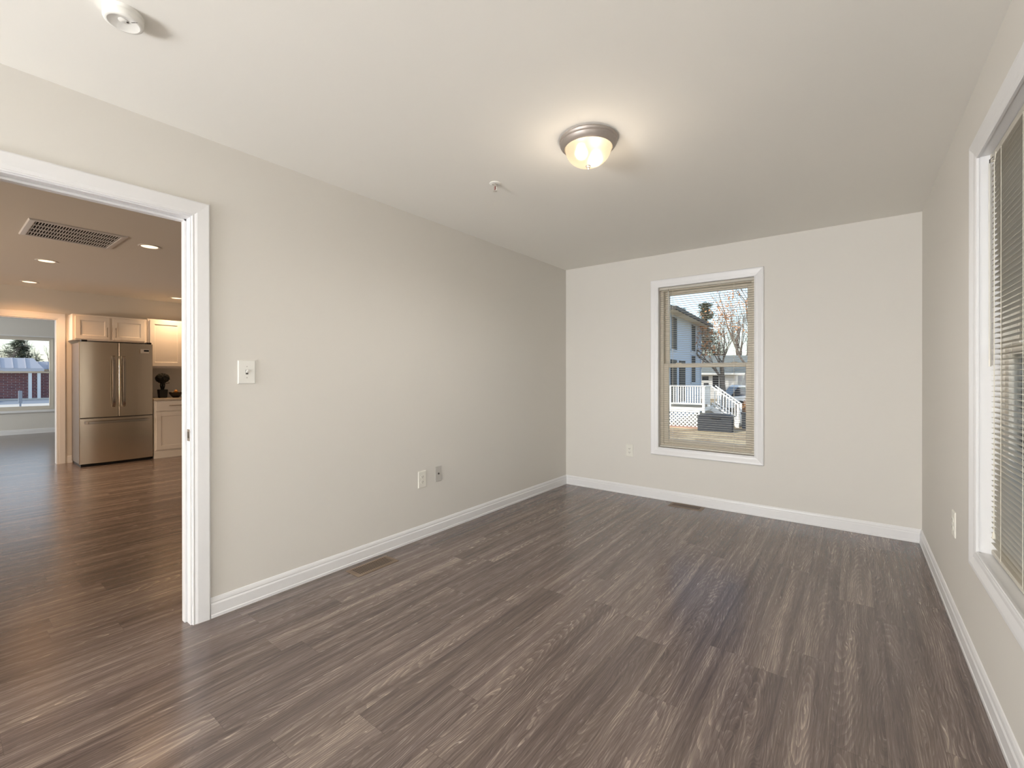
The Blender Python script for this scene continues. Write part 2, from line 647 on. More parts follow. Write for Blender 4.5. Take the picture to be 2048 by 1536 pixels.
# wall-plane mappings: (a along the wall, b up, t out of the wall into the room)
ON_BACK = lambda a, b, t: (a, YB - t, b)
ON_LEFT = lambda a, b, t: (XL + t, a, b)
ON_RIGHT = lambda a, b, t: (XR - t, a, b)
XK, XKW = -6.28, -6.40           # kitchen far wall: kitchen face, living-room face
XV = -11.40                      # living room far wall
ON_KIT = lambda a, b, t: (XK + t, a, b)
ON_LIV = lambda a, b, t: (XV + t, a, b)
XLK = XL - 0.12                  # kitchen face of the partition with the doorway
KY0, KY1 = -7.6, 0.010           # kitchen and living room y extent

# ------------------------------------------------------------------ the setting: floor, ceiling, walls
structure(MB().box(XV, XR, YR, YB, -0.12, 0).build('floor', 'floor'), 'dark grey-brown wood plank floor running through the rooms', 'floor')
structure(MB().box(XV - 0.2, XR + 0.2, YR - 0.15, YB + 0.2, H, H + 0.22).build('ceiling', 'ceiling'), 'flat pale greige ceiling', 'ceiling')


def wall_along_y(mb, x0, x1, y0, y1, opens):
    """opens: (ya, yb, za, zb) sorted"""
    y = y0
    for ya, yb, za, zb in opens:
        mb.box(x0, x1, y, ya, 0, H)
        if za > 0:
            mb.box(x0, x1, ya, yb, 0, za)
        mb.box(x0, x1, ya, yb, zb, H)
        y = yb
    mb.box(x0, x1, y, y1, 0, H)
    return mb


DY0, DY1, DZ = -4.46, -3.622, 2.040            # rough opening of the doorway in the left wall
structure(wall_along_y(MB(), XLK, XL, YR - 0.15, YB, [(DY0, DY1, 0, DZ)]).build('wall_left', 'wall'), 'long greige left wall with the doorway', 'wall')
WA0, WA1, WZ0, WZ1 = 1.050, 1.908, 0.518, 2.114   # back window clear opening
mb = MB()
mb.box(XLK, WA0 - .012, YB, YB + 0.16, -0.12, H).box(WA1 + .012, XR + 0.16, YB, YB + 0.16, -0.12, H).box(WA0 - .012, WA1 + .012, YB, YB + 0.16, -0.12, WZ0 - .012).box(WA0 - .012, WA1 + .012, YB, YB + 0.16, WZ1 + .012, H)
structure(mb.build('wall_back', 'wall'), 'greige back wall with one window', 'wall')
RA0, RA1, RZ0, RZ1 = -2.712, -1.855, 0.520, 2.116  # right window clear opening (y range)
structure(wall_along_y(MB(), XR, XR + 0.16, YR - 0.15, YB, [(RA0 - .012, RA1 + .012, RZ0 - .012, RZ1 + .012)]).build('wall_right', 'wall'), 'greige right wall with the blind-covered window', 'wall')
# rear wall behind the camera, with a made-up opening for the added light
mb = MB()
mb.box(XL, 0.15, YR - 0.15, YR, 0, H).box(2.35, XR, YR - 0.15, YR, 0, H).box(0.15, 2.35, YR - 0.15, YR, 0, 0.15).box(0.15, 2.35, YR - 0.15, YR, 1.45, H)
structure(mb.build('wall_rear', 'wall'))
structure(MB().box(0.15, 2.35, YR - 0.10, YR - 0.06, 0.15, 1.45).build('added_rear_panel', 'vinyl'))  # solid panel added behind the fill light to close the opening
# kitchen and living room shells
OY1 = -3.300                                       # right jamb of the cased opening to the living room
structure(wall_along_y(MB(), XKW, XK, KY0, KY1, [(-5.4, OY1, 0, 2.035)]).build('wall_kitchen', 'wall'), 'kitchen far wall with the wide cased opening', 'wall')
LA0, LA1, LZ0, LZ1 = -4.60, -2.695, 0.50, 2.075    # living room window
structure(wall_along_y(MB(), XV - 0.16, XV, KY0, KY1, [(LA0, LA1, LZ0, LZ1)]).build('wall_living', 'wall'), 'living room far wall below and around the far window', 'wall')
structure(MB().box(XV, XLK, KY1, KY1 + 0.16, -0.12, H).build('wall_north', 'wall'))
structure(MB().box(XV, XL, KY0 - 0.15, KY0, -0.12, H).build('wall_south', 'wall'))

# baseboards (profile swept along straight runs)
BASE = [(0, 0), (0.0155, 0), (0.0155, 0.014), (0.013, 0.018), (0.013, 0.066), (0.009, 0.074), (0.010, 0.080), (0.008, 0.090), (0.004, 0.099), (0, 0.101)]


def baseboard(name, fn, a0, a1, m='trim'):
    o = MB().prism(BASE, lambda t, b, a: fn(a, b, t), a0, a1).build(name, m)
    return structure(o)


CW = 0.076                                          # casing width
baseboard('baseboard_left', ON_LEFT, DY1 + 0.012 + CW - 0.022, YB)
baseboard('baseboard_back', ON_BACK, XL, XR)
baseboard('baseboard_right', ON_RIGHT, YR, YB)
baseboard('baseboard_rear', lambda a, b, t: (a, YR + t, b), XL, XR)
baseboard('baseboard_kitchen', ON_KIT, OY1 + 0.09, -3.16)
baseboard('baseboard_living', ON_LIV, KY0, KY1)

CASING = [(0, 0), (0, 0.008), (0.005, 0.010), (0.010, 0.0085), (0.018, 0.0105), (0.030, 0.0115), (0.046, 0.016), (0.058, 0.019), (0.068, 0.020), (0.0735, 0.018), (0.076, 0.014), (0.076, 0)]
DCASE = [(0, 0), (0, 0.009), (0.005, 0.011), (0.009, 0.009), (0.016, 0.012), (0.022, 0.014), (0.070, 0.017), (0.0745, 0.015), (0.076, 0.012), (0.076, 0)]

# doorway in the left wall
d1 = bpy.data.objects.new('door_1', None)
COL.objects.link(d1)
d1.location = (XL, DY1, 0)
structure(d1, 'white cased doorway in the left wall, open to the kitchen', 'doorway')
jy1, jy0, jz = DY1 - 0.018, DY0 + 0.018, DZ - 0.018
MB().sweep_rect((jy0 - 0.006, jy1 + 0.006, 0, jz + 0.006), DCASE, ON_LEFT, True).build('casing', 'trim', d1)
MB().sweep_rect((jy0 - 0.006, jy1 + 0.006, 0, jz + 0.006), DCASE, lambda a, b, t: (XLK - t, a, b), True).build('casing', 'trim', d1)
mb = MB()
mb.box(XLK, XL, jy1, DY1, 0, DZ).box(XLK, XL, DY0, jy0, 0, DZ).box(XLK, XL, jy0, jy1, jz, DZ)
mb.build('jamb', 'trim', d1)
mb = MB()
sx0, sx1 = XL - 0.085, XL - 0.047
mb.box(sx0, sx1, jy1 - 0.011, jy1, 0, jz).box(sx0, sx1, jy0, jy0 + 0.011, 0, jz).box(sx0, sx1, jy0, jy1, jz - 0.011, jz)
mb.build('door_stop', 'trim', d1, bevel=0.002)
sp_ = MB().box(XL - 0.038, XL - 0.008, jy1 - 0.002, jy1, 0.912, 0.970).build('strike_plate', 'brass', d1)
MB().box(XL - 0.030, XL - 0.016, jy1 - 0.0026, jy1 - 0.0015, 0.925, 0.957).build('latch_hole', 'slot', sp_)

# cased opening between kitchen and living room
t1 = bpy.data.objects.new('trim_1', None)
COL.objects.link(t1)
t1.location = (XK, OY1, 0)
structure(t1, 'cased opening left of the fridge leading to the living room', 'doorway')
MB().sweep_rect((-5.38, OY1 - 0.012, 0, 2.028), [(w_ * 1.12, t) for w_, t in DCASE], ON_KIT, True).build('casing', 'trim', t1)
MB().sweep_rect((-5.38, OY1 - 0.012, 0, 2.028), [(w_ * 1.12, t) for w_, t in DCASE], lambda a, b, t: (XKW - t, a, b), True).build('casing', 'trim', t1)
MB().box(XKW, XK, OY1 - 0.018, OY1, 0, 2.035).box(XKW, XK, -5.4, -5.382, 0, 2.035).box(XKW, XK, -5.382, OY1 - 0.018, 2.017, 2.035).build('jamb', 'trim', t1)


# ------------------------------------------------------------------ double-hung windows
def dh_window(name, fn, a0, a1, b0, b1, label, recess=0.062, frame_m='almond', liner='trim', sill_t=0.0, casing=True, meet=None, casing_prof=CASING):
    """fn(a,b,t) with t into the room; frame and sashes go to negative t"""
    root = bpy.data.objects.new(name, None)
    COL.objects.link(root)
    root.location = fn((a0 + a1) / 2, b0, 0)
    structure(root, label, 'window')
    if casing:
        MB().sweep_rect((a0 + 0.003, a1 - 0.003, b0 + 0.003, b1 - 0.003), casing_prof, fn).build('casing', 'trim', root)

    def fbox(mb, A0, A1, B0, B1, T0, T1):
        p, q = fn(A0, B0, T0), fn(A1, B1, T1)
        mb.box(min(p[0], q[0]), max(p[0], q[0]), min(p[1], q[1]), max(p[1], q[1]), min(p[2], q[2]), max(p[2], q[2]))
        return mb

    def ring(mb, A0, A1, B0, B1, wl, wr, wb, wt, T0, T1):
        fbox(mb, A0, A0 + wl, B0, B1, T0, T1)
        fbox(mb, A1 - wr, A1, B0, B1, T0, T1)
        fbox(mb, A0 + wl, A1 - wr, B0, B0 + wb, T0, T1)
        fbox(mb, A0 + wl, A1 - wr, B1 - wt, B1, T0, T1)
        return mb

    mb = MB()
    ring(mb, a0 - 0.012, a1 + 0.012, b0 - 0.012, b1 + 0.012, 0.012, 0.012, 0.012, 0.012, -0.155, 0.0)
    mb.build('jamb_liner', liner, root)
    F = 0.034
    mb = MB()
    ring(mb, a0, a1, b0, b1, F, F, F, F, -recess - 0.085, -recess)
    ring(mb, a0 + F, a1 - F, b0 + F, b1 - F, 0.006, 0.006, 0.006, 0.006, -recess - 0.045, -recess - 0.039)
    mb.build('window_frame', frame_m, root, bevel=0.002)
    mz = meet if meet else (b0 + b1) / 2 + 0.015
    R = 0.042
    A0, A1 = a0 + F, a1 - F
    lo = ring(MB(), A0, A1, b0 + F, mz + 0.018, R + 0.006, R + 0.006, 0.052, 0.040, -recess - 0.036, -recess - 0.006).build('lower_sash', frame_m, root, bevel=0.003)
    fbox(MB(), A0 + R, A1 - R, b0 + F + 0.045, mz, -recess - 0.024, -recess - 0.020).build('pane', 'glass', lo)
    for k in (0.18, 0.82):
        a = A0 + (A1 - A0) * k
        fbox(MB(), a - 0.025, a + 0.025, mz + 0.018, mz + 0.028, -recess - 0.030, -recess - 0.010).build('sash_lock', frame_m, lo, bevel=0.003)
    us = ring(MB(), A0, A1, mz - 0.018, b1 - F, R, R, 0.036, 0.040, -recess - 0.078, -recess - 0.048).build('upper_sash', frame_m, root, bevel=0.003)
    fbox(MB(), A0 + R - .005, A1 - R + .005, mz, b1 - F - 0.035, -recess - 0.065, -recess - 0.061).build('pane', 'glass', us)
    return root


dh_window('window_1', ON_BACK, WA0, WA1, WZ0, WZ1, 'white cased double-hung window in the back wall', meet=1.335)
dh_window('window_2', ON_RIGHT, RA0, RA1, RZ0, RZ1, 'tall white cased window at the right edge, behind blinds', recess=0.060, frame_m='vinyl', meet=1.335)
MIDL = LA1 - 0.92
w3 = dh_window('window_3', ON_LIV, LA0 + 0.93, LA1, LZ0, LZ1, 'far living room window seen through both doorways', recess=0.03, frame_m='vinyl', meet=1.318, casing_prof=[(0, 0), (0, 0.006), (0.022, 0.008), (0.022, 0)])
w5 = dh_window('window_5', ON_LIV, LA0, LA0 + 0.905, LZ0, LZ1, 'second far living room window, left of the first', recess=0.03, frame_m='vinyl', meet=1.318, casing_prof=[(0, 0), (0, 0.006), (0.022, 0.008), (0.022, 0)])
structure(MB().box(XV, XV + 0.035, LA0 - 0.04, LA1 + 0.04, LZ0 - 0.045, LZ0 - 0.02).build('trim_2', 'trim'), 'sill under the far living room window', 'sill')


# ------------------------------------------------------------------ mini blinds
def mini_blind(name, fn, a0, a1, b0, b1, t_c, label, wand_a, cord_a, wand_len, cord_len, ladders, tilt=0.0, group=None):
    """slats centred at depth t_c, 25 mm wide"""
    root = thing(name, fn((a0 + a1) / 2, b1, t_c), label, 'blind', group)

    def fb(mb, A0, A1, B0, B1, T0, T1):
        p, q = fn(A0, B0, T0), fn(A1, B1, T1)
        return mb.box(min(p[0], q[0]), max(p[0], q[0]), min(p[1], q[1]), max(p[1], q[1]), min(p[2], q[2]), max(p[2], q[2]))

    hr = MB()
    fb(hr, a0, a1, b1 - 0.027, b1 - 0.002, t_c - 0.013, t_c + 0.013)
    hr = hr.build('headrail', 'slat', root, bevel=0.002)
    for a in (a0 + 0.002, a1 - 0.002):
        fb(MB(), a - 0.004, a + 0.004, b1 - 0.031, b1, t_c - 0.015, t_c + 0.0145).build('bracket', 'slat', hr)
    mb = MB()
    z = b1 - 0.050
    pitch = 0.0208
    while z > b0 + 0.034:
        pts = []
        for k in range(5):
            u = (k / 4 - 0.5) * 0.0250
            crown = 0.0018 * (1 - (2 * u / 0.025) ** 2)
            tt = u * math.cos(tilt) - crown * math.sin(tilt)
            zz = u * math.sin(tilt) + crown * math.cos(tilt)
            pts.append((t_c + tt, z + zz))
        top = [[mb.bm.verts.new(fn(a, zz + 0.0003, tt)) for tt, zz in pts] for a in (a0 + 0.003, a1 - 0.003)]
        bot = [[mb.bm.verts.new(fn(a, zz - 0.0003, tt)) for tt, zz in pts] for a in (a0 + 0.003, a1 - 0.003)]
        for k in range(4):
            mb.bm.faces.new((top[0][k], top[0][k + 1], top[1][k + 1], top[1][k]))
            mb.bm.faces.new((bot[0][k], bot[1][k], bot[1][k + 1], bot[0][k + 1]))
        for k in (0, 4):
            mb.bm.faces.new((top[0][k], top[1][k], bot[1][k], bot[0][k]))
        for e in (0, 1):
            mb.bm.faces.new(top[e] + list(reversed(bot[e])))
        z -= pitch
    mb.build('slats', 'slat', root)
    fb(MB(), a0 + 0.003, a1 - 0.003, b0 + 0.006, b0 + 0.022, t_c - 0.012, t_c + 0.012).build('bottom_rail', 'slat', root, bevel=0.003)
    for k in ladders:
        a = a0 + (a1 - a0) * k
        mb = MB()
        for tt in (t_c - 0.0132, t_c + 0.0132):
            mb.tube([fn(a, b1 - 0.027, tt), fn(a, b0 + 0.02, tt)], 0.0009, 5)
        mb.build('ladder_cord', 'cord', root)
    if wand_len:
        wd = MB().tube([fn(wand_a, b1 - 0.045, t_c + 0.022), fn(wand_a, b1 - 0.045 - wand_len, t_c + 0.021)], 0.0042, 6).build('tilt_wand', 'wand', root)
        MB().tube([fn(wand_a, b1 - 0.02, t_c + 0.012), fn(wand_a, b1 - 0.03, t_c + 0.022), fn(wand_a, b1 - 0.05, t_c + 0.022)], 0.0020, 6).build('wand_hook', 'slot', wd)
    if cord_len:
        cd = MB().tube([fn(cord_a, b1 - 0.02, t_c + 0.0135), fn(cord_a, b1 - 0.06, t_c + 0.018), fn(cord_a, b1 - 0.06 - cord_len, t_c + 0.018)], 0.0014, 6).build('lift_cord', 'cord', root)
        MB().lathe([(0.001, 0.03), (0.004, 0.02), (0.006, 0.0), (0, 0.0)], fn(cord_a, b1 - 0.09 - cord_len, t_c + 0.018), 12).build('cord_tassel', 'cord', cd)
    return root


mini_blind('mini_blind', ON_BACK, WA0 + 0.004, WA1 - 0.004, WZ0, WZ1, -0.038, 'cream mini blind with open slats in the back wall window', WA0 + 0.095, WA1 - 0.125, 0.22, 0.0, (0.15, 0.80), 0.0)
mini_blind('mini_blind', ON_RIGHT, RA0 + 0.004, RA1 - 0.004, RZ0, RZ1, -0.046, 'cream mini blind seen edge-on in the right wall window', RA1 - 0.035, RA1 - 0.085, 0.80, 1.42, (0.12, 0.5, 0.82), 0.05)


# ------------------------------------------------------------------ wall plates and small fixtures
def plate(mb, fn, a, b, w_, h, t=0.006):
    prof = [(0.0, 0.0), (0.0, 0.003), (-0.004, t), ]
    a0, a1, b0, b1 = a - w_ / 2, a + w_ / 2, b - h / 2, b + h / 2
    mb.sweep_rect((a0, a1, b0, b1), prof, fn)
    q = 0.004
    mb.quad(fn(a0 + q, b0 + q, t), fn(a1 - q, b0 + q, t), fn(a1 - q, b1 - q, t), fn(a0 + q, b1 - q, t))
    return mb


def fbox(fn, A0, A1, B0, B1, T0, T1):
    p, q = fn(A0, B0, T0), fn(A1, B1, T1)
    return MB().box(min(p[0], q[0]), max(p[0], q[0]), min(p[1], q[1]), max(p[1], q[1]), min(p[2], q[2]), max(p[2], q[2]))


def outlet(fn, a, b, label, m='ivory', w_=0.078, h=0.126):
    r = thing('wall_outlet', fn(a, b, 0), label, 'outlet')
    plate(MB(), fn, a, b, w_, h).build('cover_plate', m, r)
    for s_ in (-1, 1):
        c = b + s_ * 0.0195
        poly = [(a + 0.0165 * math.cos(t), c + max(-0.0125, min(0.0125, 0.0165 * math.sin(t)))) for t in [2 * math.pi * k / 24 for k in range(24)]]
        rc = MB().prism(poly, fn, 0.004, 0.0085).build('receptacle', m, r)
        mb = MB()
        for da, h2 in ((-0.0065, 0.0040), (0.0065, 0.0048)):
            mb.prism([(a + da - 0.0016, c + 0.002 - h2), (a + da + 0.0016, c + 0.002 - h2), (a + da + 0.0016, c + 0.002 + h2), (a + da - 0.0016, c + 0.002 + h2)], fn, 0.0080, 0.0088)
        mb.prism([(a + 0.0026 * math.cos(t), c - 0.0075 + 0.0026 * math.sin(t)) for t in [2 * math.pi * k / 10 for k in range(10)]], fn, 0.0080, 0.0088)
        mb.build('slots', 'slot', rc)
    MB().prism([(a + 0.003 * math.cos(t), b + 0.003 * math.sin(t)) for t in [2 * math.pi * k / 12 for k in range(12)]], fn, 0.0055, 0.0072).build('screw', 'plate', r)
    return r


outlet(ON_LEFT, -2.143, 0.447, 'ivory duplex outlet low on the left wall beside the grey cable plate')
outlet(ON_BACK, 0.750, 0.456, 'pale duplex outlet on the back wall, left of the window')
outlet(ON_RIGHT, -1.315, 0.493, 'pale duplex outlet on the right wall, seen nearly edge-on')

r = thing('cable_plate', ON_LEFT(-1.975, 0.459, 0), 'narrow grey cable jack plate on the left wall', 'wall plate')
plate(MB(), ON_LEFT, -1.975, 0.459, 0.066, 0.118, 0.004).build('cover_plate', 'greyplate', r)
MB().lathe([(0.0075, 0.003), (0.0075, 0.006), (0.005, 0.0065), (0.005, 0.012), (0, 0.012)], ON_LEFT(-1.975, 0.462, 0), 12, 'x').build('coax_jack', 'slot', r)

r = thing('light_switch', ON_LEFT(-3.3815, 1.256, 0), 'white toggle light switch on the left wall beside the doorway', 'switch')
plate(MB(), ON_LEFT, -3.3815, 1.256, 0.088, 0.126, 0.006).build('cover_plate', 'plate', r)
fbox(ON_LEFT, -3.3875, -3.3755, 1.244, 1.268, 0.0055, 0.0072).build('toggle_slot', 'slot', r)
mb = MB()
mb.bar(ON_LEFT(-3.3815, 1.255, 0.005), ON_LEFT(-3.3815, 1.266, 0.020), 0.009, 0.011)
mb.build('toggle', 'plate', r, bevel=0.001)
for dz in (-0.030, 0.030):
    MB().lathe([(0.0032, 0.005), (0.0032, 0.007), (0, 0.0075)], ON_LEFT(-3.3815, 1.256 + dz, 0), 10, 'x').build('screw', 'greyplate', r)


def register(cx, cy, lx, ly, label):
    """floor register, longer side along y or x"""
    r = thing('floor_register', (cx, cy, 0.0005), label, 'floor vent', 'brown floor registers')
    x0, x1, y0, y1 = cx - lx / 2, cx + lx / 2, cy - ly / 2, cy + ly / 2
    b_ = 0.024
    fn = lambda a, b, t: (a, b, t + 0.0006)
    mb = MB()
    mb.sweep_rect((x0 + b_, x1 - b_, y0 + b_, y1 - b_), [(0, 0.0), (0, 0.0036), (b_ - 0.007, 0.0036), (b_, 0.0012), (b_, 0)], fn)
    mb.build('frame', 'register', r)
    MB().box(x0 + b_, x1 - b_, y0 + b_, y1 - b_, 0.0006, 0.0012).build('duct_opening', 'dark', r)
    mb = MB()
    long_y = ly > lx
    L0, L1 = (y0 + b_, y1 - b_) if long_y else (x0 + b_, x1 - b_)
    n = 20
    for k in range(n):
        c = L0 + (L1 - L0) * (k + 0.5) / n
        hw = (L1 - L0) / n * 0.25
        if long_y:
            mb.box(x0 + b_, x1 - b_, c - hw, c + hw, 0.0014, 0.0022)
        else:
            mb.box(c - hw, c + hw, y0 + b_, y1 - b_, 0.0014, 0.0022)
    mb.build('louvres', 'register', r)
    return r


register(0.118, -2.673, 0.142, 0.310, 'brown metal floor register along the left wall baseboard')
register(1.350, -0.093, 0.305, 0.140, 'brown metal floor register below the back window')

# ceiling lamp
LX, LY = 1.526, -2.386
lamp = thing('ceiling_lamp', (LX, LY, H), 'lit flush-mount ceiling lamp with brushed nickel rim and frosted bowl', 'lamp')
MB().lathe([(0, 0), (0.140, 0), (0.146, -0.006), (0.146, -0.012), (0.141, -0.018), (0.143, -0.026), (0.138, -0.036), (0.128, -0.046), (0.121, -0.050), (0.117, -0.047), (0.117, -0.030), (0, -0.030)], (LX, LY, H), 64).build('pan', 'nickel', lamp, smooth=True)
dome = []
for k in range(15):
    t = k / 14 * math.pi / 2
    dome.append((0.116 * math.cos(t) ** 0.85 if k < 14 else 0.0, -0.044 - 0.092 * math.sin(t)))
MB().lathe(dome, (LX, LY, H), 64).build('glass_bowl', 'frosted', lamp, smooth=True)
MB().lathe([(0, 0.004), (0.011, 0.003), (0.013, 0.0), (0.012, -0.004), (0.007, -0.007), (0.008, -0.010), (0.005, -0.015), (0, -0.017)], (LX, LY, H - 0.137), 24).build('finial', 'nickel', lamp, smooth=True)
for ang in (-1.79, math.pi - 1.79):
    c = Vector((LX + 0.052 * math.cos(ang), LY + 0.052 * math.sin(ang), H - 0.078))
    MB().lathe([(0, 0.030), (0.014, 0.028), (0.016, 0.018), (0.026, 0.0), (0.028, -0.010), (0.022, -0.026), (0, -0.034)], c, 20).build('light_bulb', 'bulb', lamp, smooth=True)
light('ceiling_lamp_glow', 'POINT', (LX, LY, H - 0.25), 2.2, (1.0, 0.86, 0.72), 0.07, parent=lamp)
sp_l = light('ceiling_lamp_downlight', 'SPOT', (LX, LY, H - 0.17), 28, (1.0, 0.955, 0.90), 0.09, parent=lamp)
sp_l.data.spot_size = math.radians(178)
sp_l.data.spot_blend = 0.6

# smoke detector
SX, SY = 0.674, -4.035
sd = thing('smoke_detector', (SX, SY, H), 'round white smoke detector on the ceiling, upper left', 'smoke detector')
MB().lathe([(0, 0), (0.054, 0), (0.054, -0.007), (0.0525, -0.009), (0.0525, -0.013), (0.0535, -0.015), (0.0530, -0.028), (0.0510, -0.033), (0.0475, -0.0352), (0.042, -0.0355), (0.041, -0.0347), (0, -0.0347)], (SX, SY, H), 56).build('housing', 'plate', sd, smooth=True)
MB().lathe([(0, -0.0340), (0.013, -0.0340), (0.0135, -0.0356), (0.0122, -0.0364), (0, -0.0366)], (SX + 0.016, SY - 0.004, H), 24).build('test_button', 'plate', sd, smooth=True)
MB().lathe([(0, -0.0345), (0.0030, -0.0345), (0.0030, -0.0372), (0, -0.0376)], (SX + 0.019, SY + 0.006, H), 12).build('indicator', 'slot', sd)
mb = MB()
for k in range(5):
    q = Vector((SX + 0.026 + k * 0.0032, SY + 0.014 + k * 0.0024, H - 0.0350))
    mb.bar(q, q + Vector((0.0015, 0.0035, 0)), 0.0018, 0.001)
mb.build('vent_slots', 'slot', sd)

# fire sprinkler
QX, QY = 0.815, -2.268
sk = thing('fire_sprinkler', (QX, QY, H), 'small chrome fire sprinkler head on the ceiling, left of the lamp', 'sprinkler')
MB().lathe([(0, 0), (0.036, 0), (0.036, -0.003), (0.030, -0.006), (0.018, -0.007), (0.016, -0.004), (0, -0.004)], (QX, QY, H), 32).build('escutcheon', 'plate', sk, smooth=True)
MB().lathe([(0, -0.004), (0.0105, -0.004), (0.0105, -0.016), (0.008, -0.018), (0, -0.018)], (QX, QY, H), 20).build('nozzle', 'chrome', sk, smooth=True)
mb = MB()
for s_ in (-1, 1):
    mb.tube([(QX + s_ * 0.009, QY, H - 0.014), (QX + s_ * 0.0115, QY, H - 0.026), (QX + s_ * 0.008, QY, H - 0.038), (QX, QY, H - 0.046)], 0.0022, 8)
mb.build('frame_arms', 'chrome', sk, smooth=True)
MB().tube([(QX, QY, H - 0.018), (QX, QY, H - 0.042)], 0.0028, 8).build('heat_bulb', 'red', sk)
MB().lathe([(0, -0.046), (0.013, -0.047), (0.0135, -0.0485), (0, -0.0485)], (QX, QY, H), 24).build('deflector', 'chrome', sk)


# ------------------------------------------------------------------ kitchen ceiling: return grille and can lights
vx0, vx1, vy0, vy1 = -3.00, -2.385, -3.955, -3.365
vg = thing('return_grille', ((vx0 + vx1) / 2, (vy0 + vy1) / 2, H), 'white return air grille on the kitchen ceiling', 'vent')
down = lambda a, b, t: (a, b, H - t)
MB().sweep_rect((vx0 + 0.04, vx1 - 0.04, vy0 + 0.04, vy1 - 0.04), [(0, 0), (0, 0.010), (0.006, 0.012), (0.034, 0.010), (0.04, 0.004), (0.04, 0)], down).build('frame', 'trim', vg)
MB().box(vx0 + 0.04, vx1 - 0.04, vy0 + 0.04, vy1 - 0.04, H - 0.0022, H - 0.0006).build('duct_opening', 'dark', vg)
mb = MB()
for k in range(1, 4):
    x = vx0 + 0.04 + (vx1 - vx0 - 0.08) * k / 4
    mb.box(x - 0.006, x + 0.006, vy0 + 0.04, vy1 - 0.04, H - 0.010, H - 0.0025)
mb.build('divider_bars', 'trim', vg)
mb = MB()
n = 30
for k in range(n):
    y = vy0 + 0.04 + (vy1 - vy0 - 0.08) * (k + 0.5) / n
    mb.box(vx0 + 0.04, vx1 - 0.04, y - 0.002, y + 0.002, H - 0.006, H - 0.0025)
mb.build('louvres', 'trim', vg)

CANS = [((-2.613, -3.165), 'recessed ceiling light beside the return grille, nearest the doorway', 27.0), ((-4.120, -3.660), 'recessed ceiling light beyond the return grille, in the middle', 29.0), ((-5.790, -3.620), 'recessed ceiling light nearest the cased opening, glowing orange', 32.0), ((-5.740, -2.065), 'recessed ceiling light above the right-hand kitchen cabinets', 16.0)]
proto = None
for (x, y), lab, e in CANS:
    if proto is None:
        proto = thing('recessed_light', (x, y, H), lab, 'ceiling light', 'kitchen recessed lights')
        MB().lathe([(0.062, 0), (0.086, 0), (0.086, -0.003), (0.080, -0.006), (0.066, -0.004), (0.062, -0.001), (0.062, 0)], (x, y, H), 40).build('trim_ring', 'trim', proto, smooth=True)
        MB().lathe([(0, -0.0022), (0.063, -0.0022), (0.063, -0.0008), (0, -0.0008)], (x, y, H), 40).build('lens', 'canlens', proto)
        r = proto
    else:
        r = copy_thing(proto, (x, y, H), lab, 'kitchen recessed lights')
    lo = light('can_glow', 'SPOT', (x, y, H - 0.03), e, (1.0, 0.62, 0.33) if y > -3.4 or x > -5 else (1.0, 0.46, 0.16), 0.06, parent=r)
    lo.data.spot_size = math.radians(150 if (x < -5 and y < -3) else 130)
    lo.data.spot_blend = 1.0

# ------------------------------------------------------------------ kitchen: fridge, cabinets, worktop
FX, FY0, FY1 = -5.640, -3.178, -2.380
fr = thing('refrigerator', ((FX + XK) / 2, (FY0 + FY1) / 2, 0), 'stainless steel french door refrigerator beside the cased opening', 'refrigerator')
MB().box(XK + 0.03, FX - 0.058, FY0 + 0.010, FY1 - 0.010, 0.035, 1.690).build('body', 'fridgeside', fr, bevel=0.004)
MB().box(XK + 0.06, FX - 0.08, FY0 + 0.02, FY1 - 0.02, 0.0, 0.045).build('kick_base', 'black', fr)


def curved_panel(y0, y1, z0, z1, bow=0.036):
    mb = MB()
    n = 10
    yc, hw = (FY0 + FY1) / 2, (FY1 - FY0) / 2
    front = []
    for k in range(n + 1):
        yy = y0 + (y1 - y0) * k / n
        edge = 0.006 if k in (0, n) else 0.0
        front.append((FX - bow * ((yy - yc) / hw) ** 2 - edge, yy))
    front[0:1] = [(front[0][0], y0), (FX - bow * ((y0 + .006 - yc) / hw) ** 2, y0 + 0.006)]
    front[-1:] = [(FX - bow * ((y1 - .006 - yc) / hw) ** 2, y1 - 0.006), (front[-1][0], y1)]
    poly = front + [(FX - 0.055, y1), (FX - 0.055, y0)]
    mb.prism(poly, lambda a, b, t: (a, b, t), z0, z1)
    return mb


ym = -2.779


def handle_strip(ctrl, fn, hw):
    """curved flat bar through the control points (a, t)"""
    outer = []
    for k in range(len(ctrl) - 1):
        p0, p1 = ctrl[max(0, k - 1)], ctrl[k]
        p2, p3 = ctrl[k + 1], ctrl[min(len(ctrl) - 1, k + 2)]
        for q in range(6):
            u = q / 6
            outer.append(tuple(0.5 * (2 * p1[i] + (p2[i] - p0[i]) * u + (2 * p0[i] - 5 * p1[i] + 4 * p2[i] - p3[i]) * u * u + (3 * p1[i] - p0[i] - 3 * p2[i] + p3[i]) * u ** 3) for i in (0, 1)))
    outer.append(ctrl[-1])
    mid = (outer[0][0] + outer[-1][0]) / 2
    L = abs(outer[-1][0] - mid)
    inner = [(mid + (a - mid) * (1 - 0.02 / L), t - 0.016) for a, t in outer if t > 0.024]
    return MB().prism(outer + inner[::-1], fn, -hw, hw)


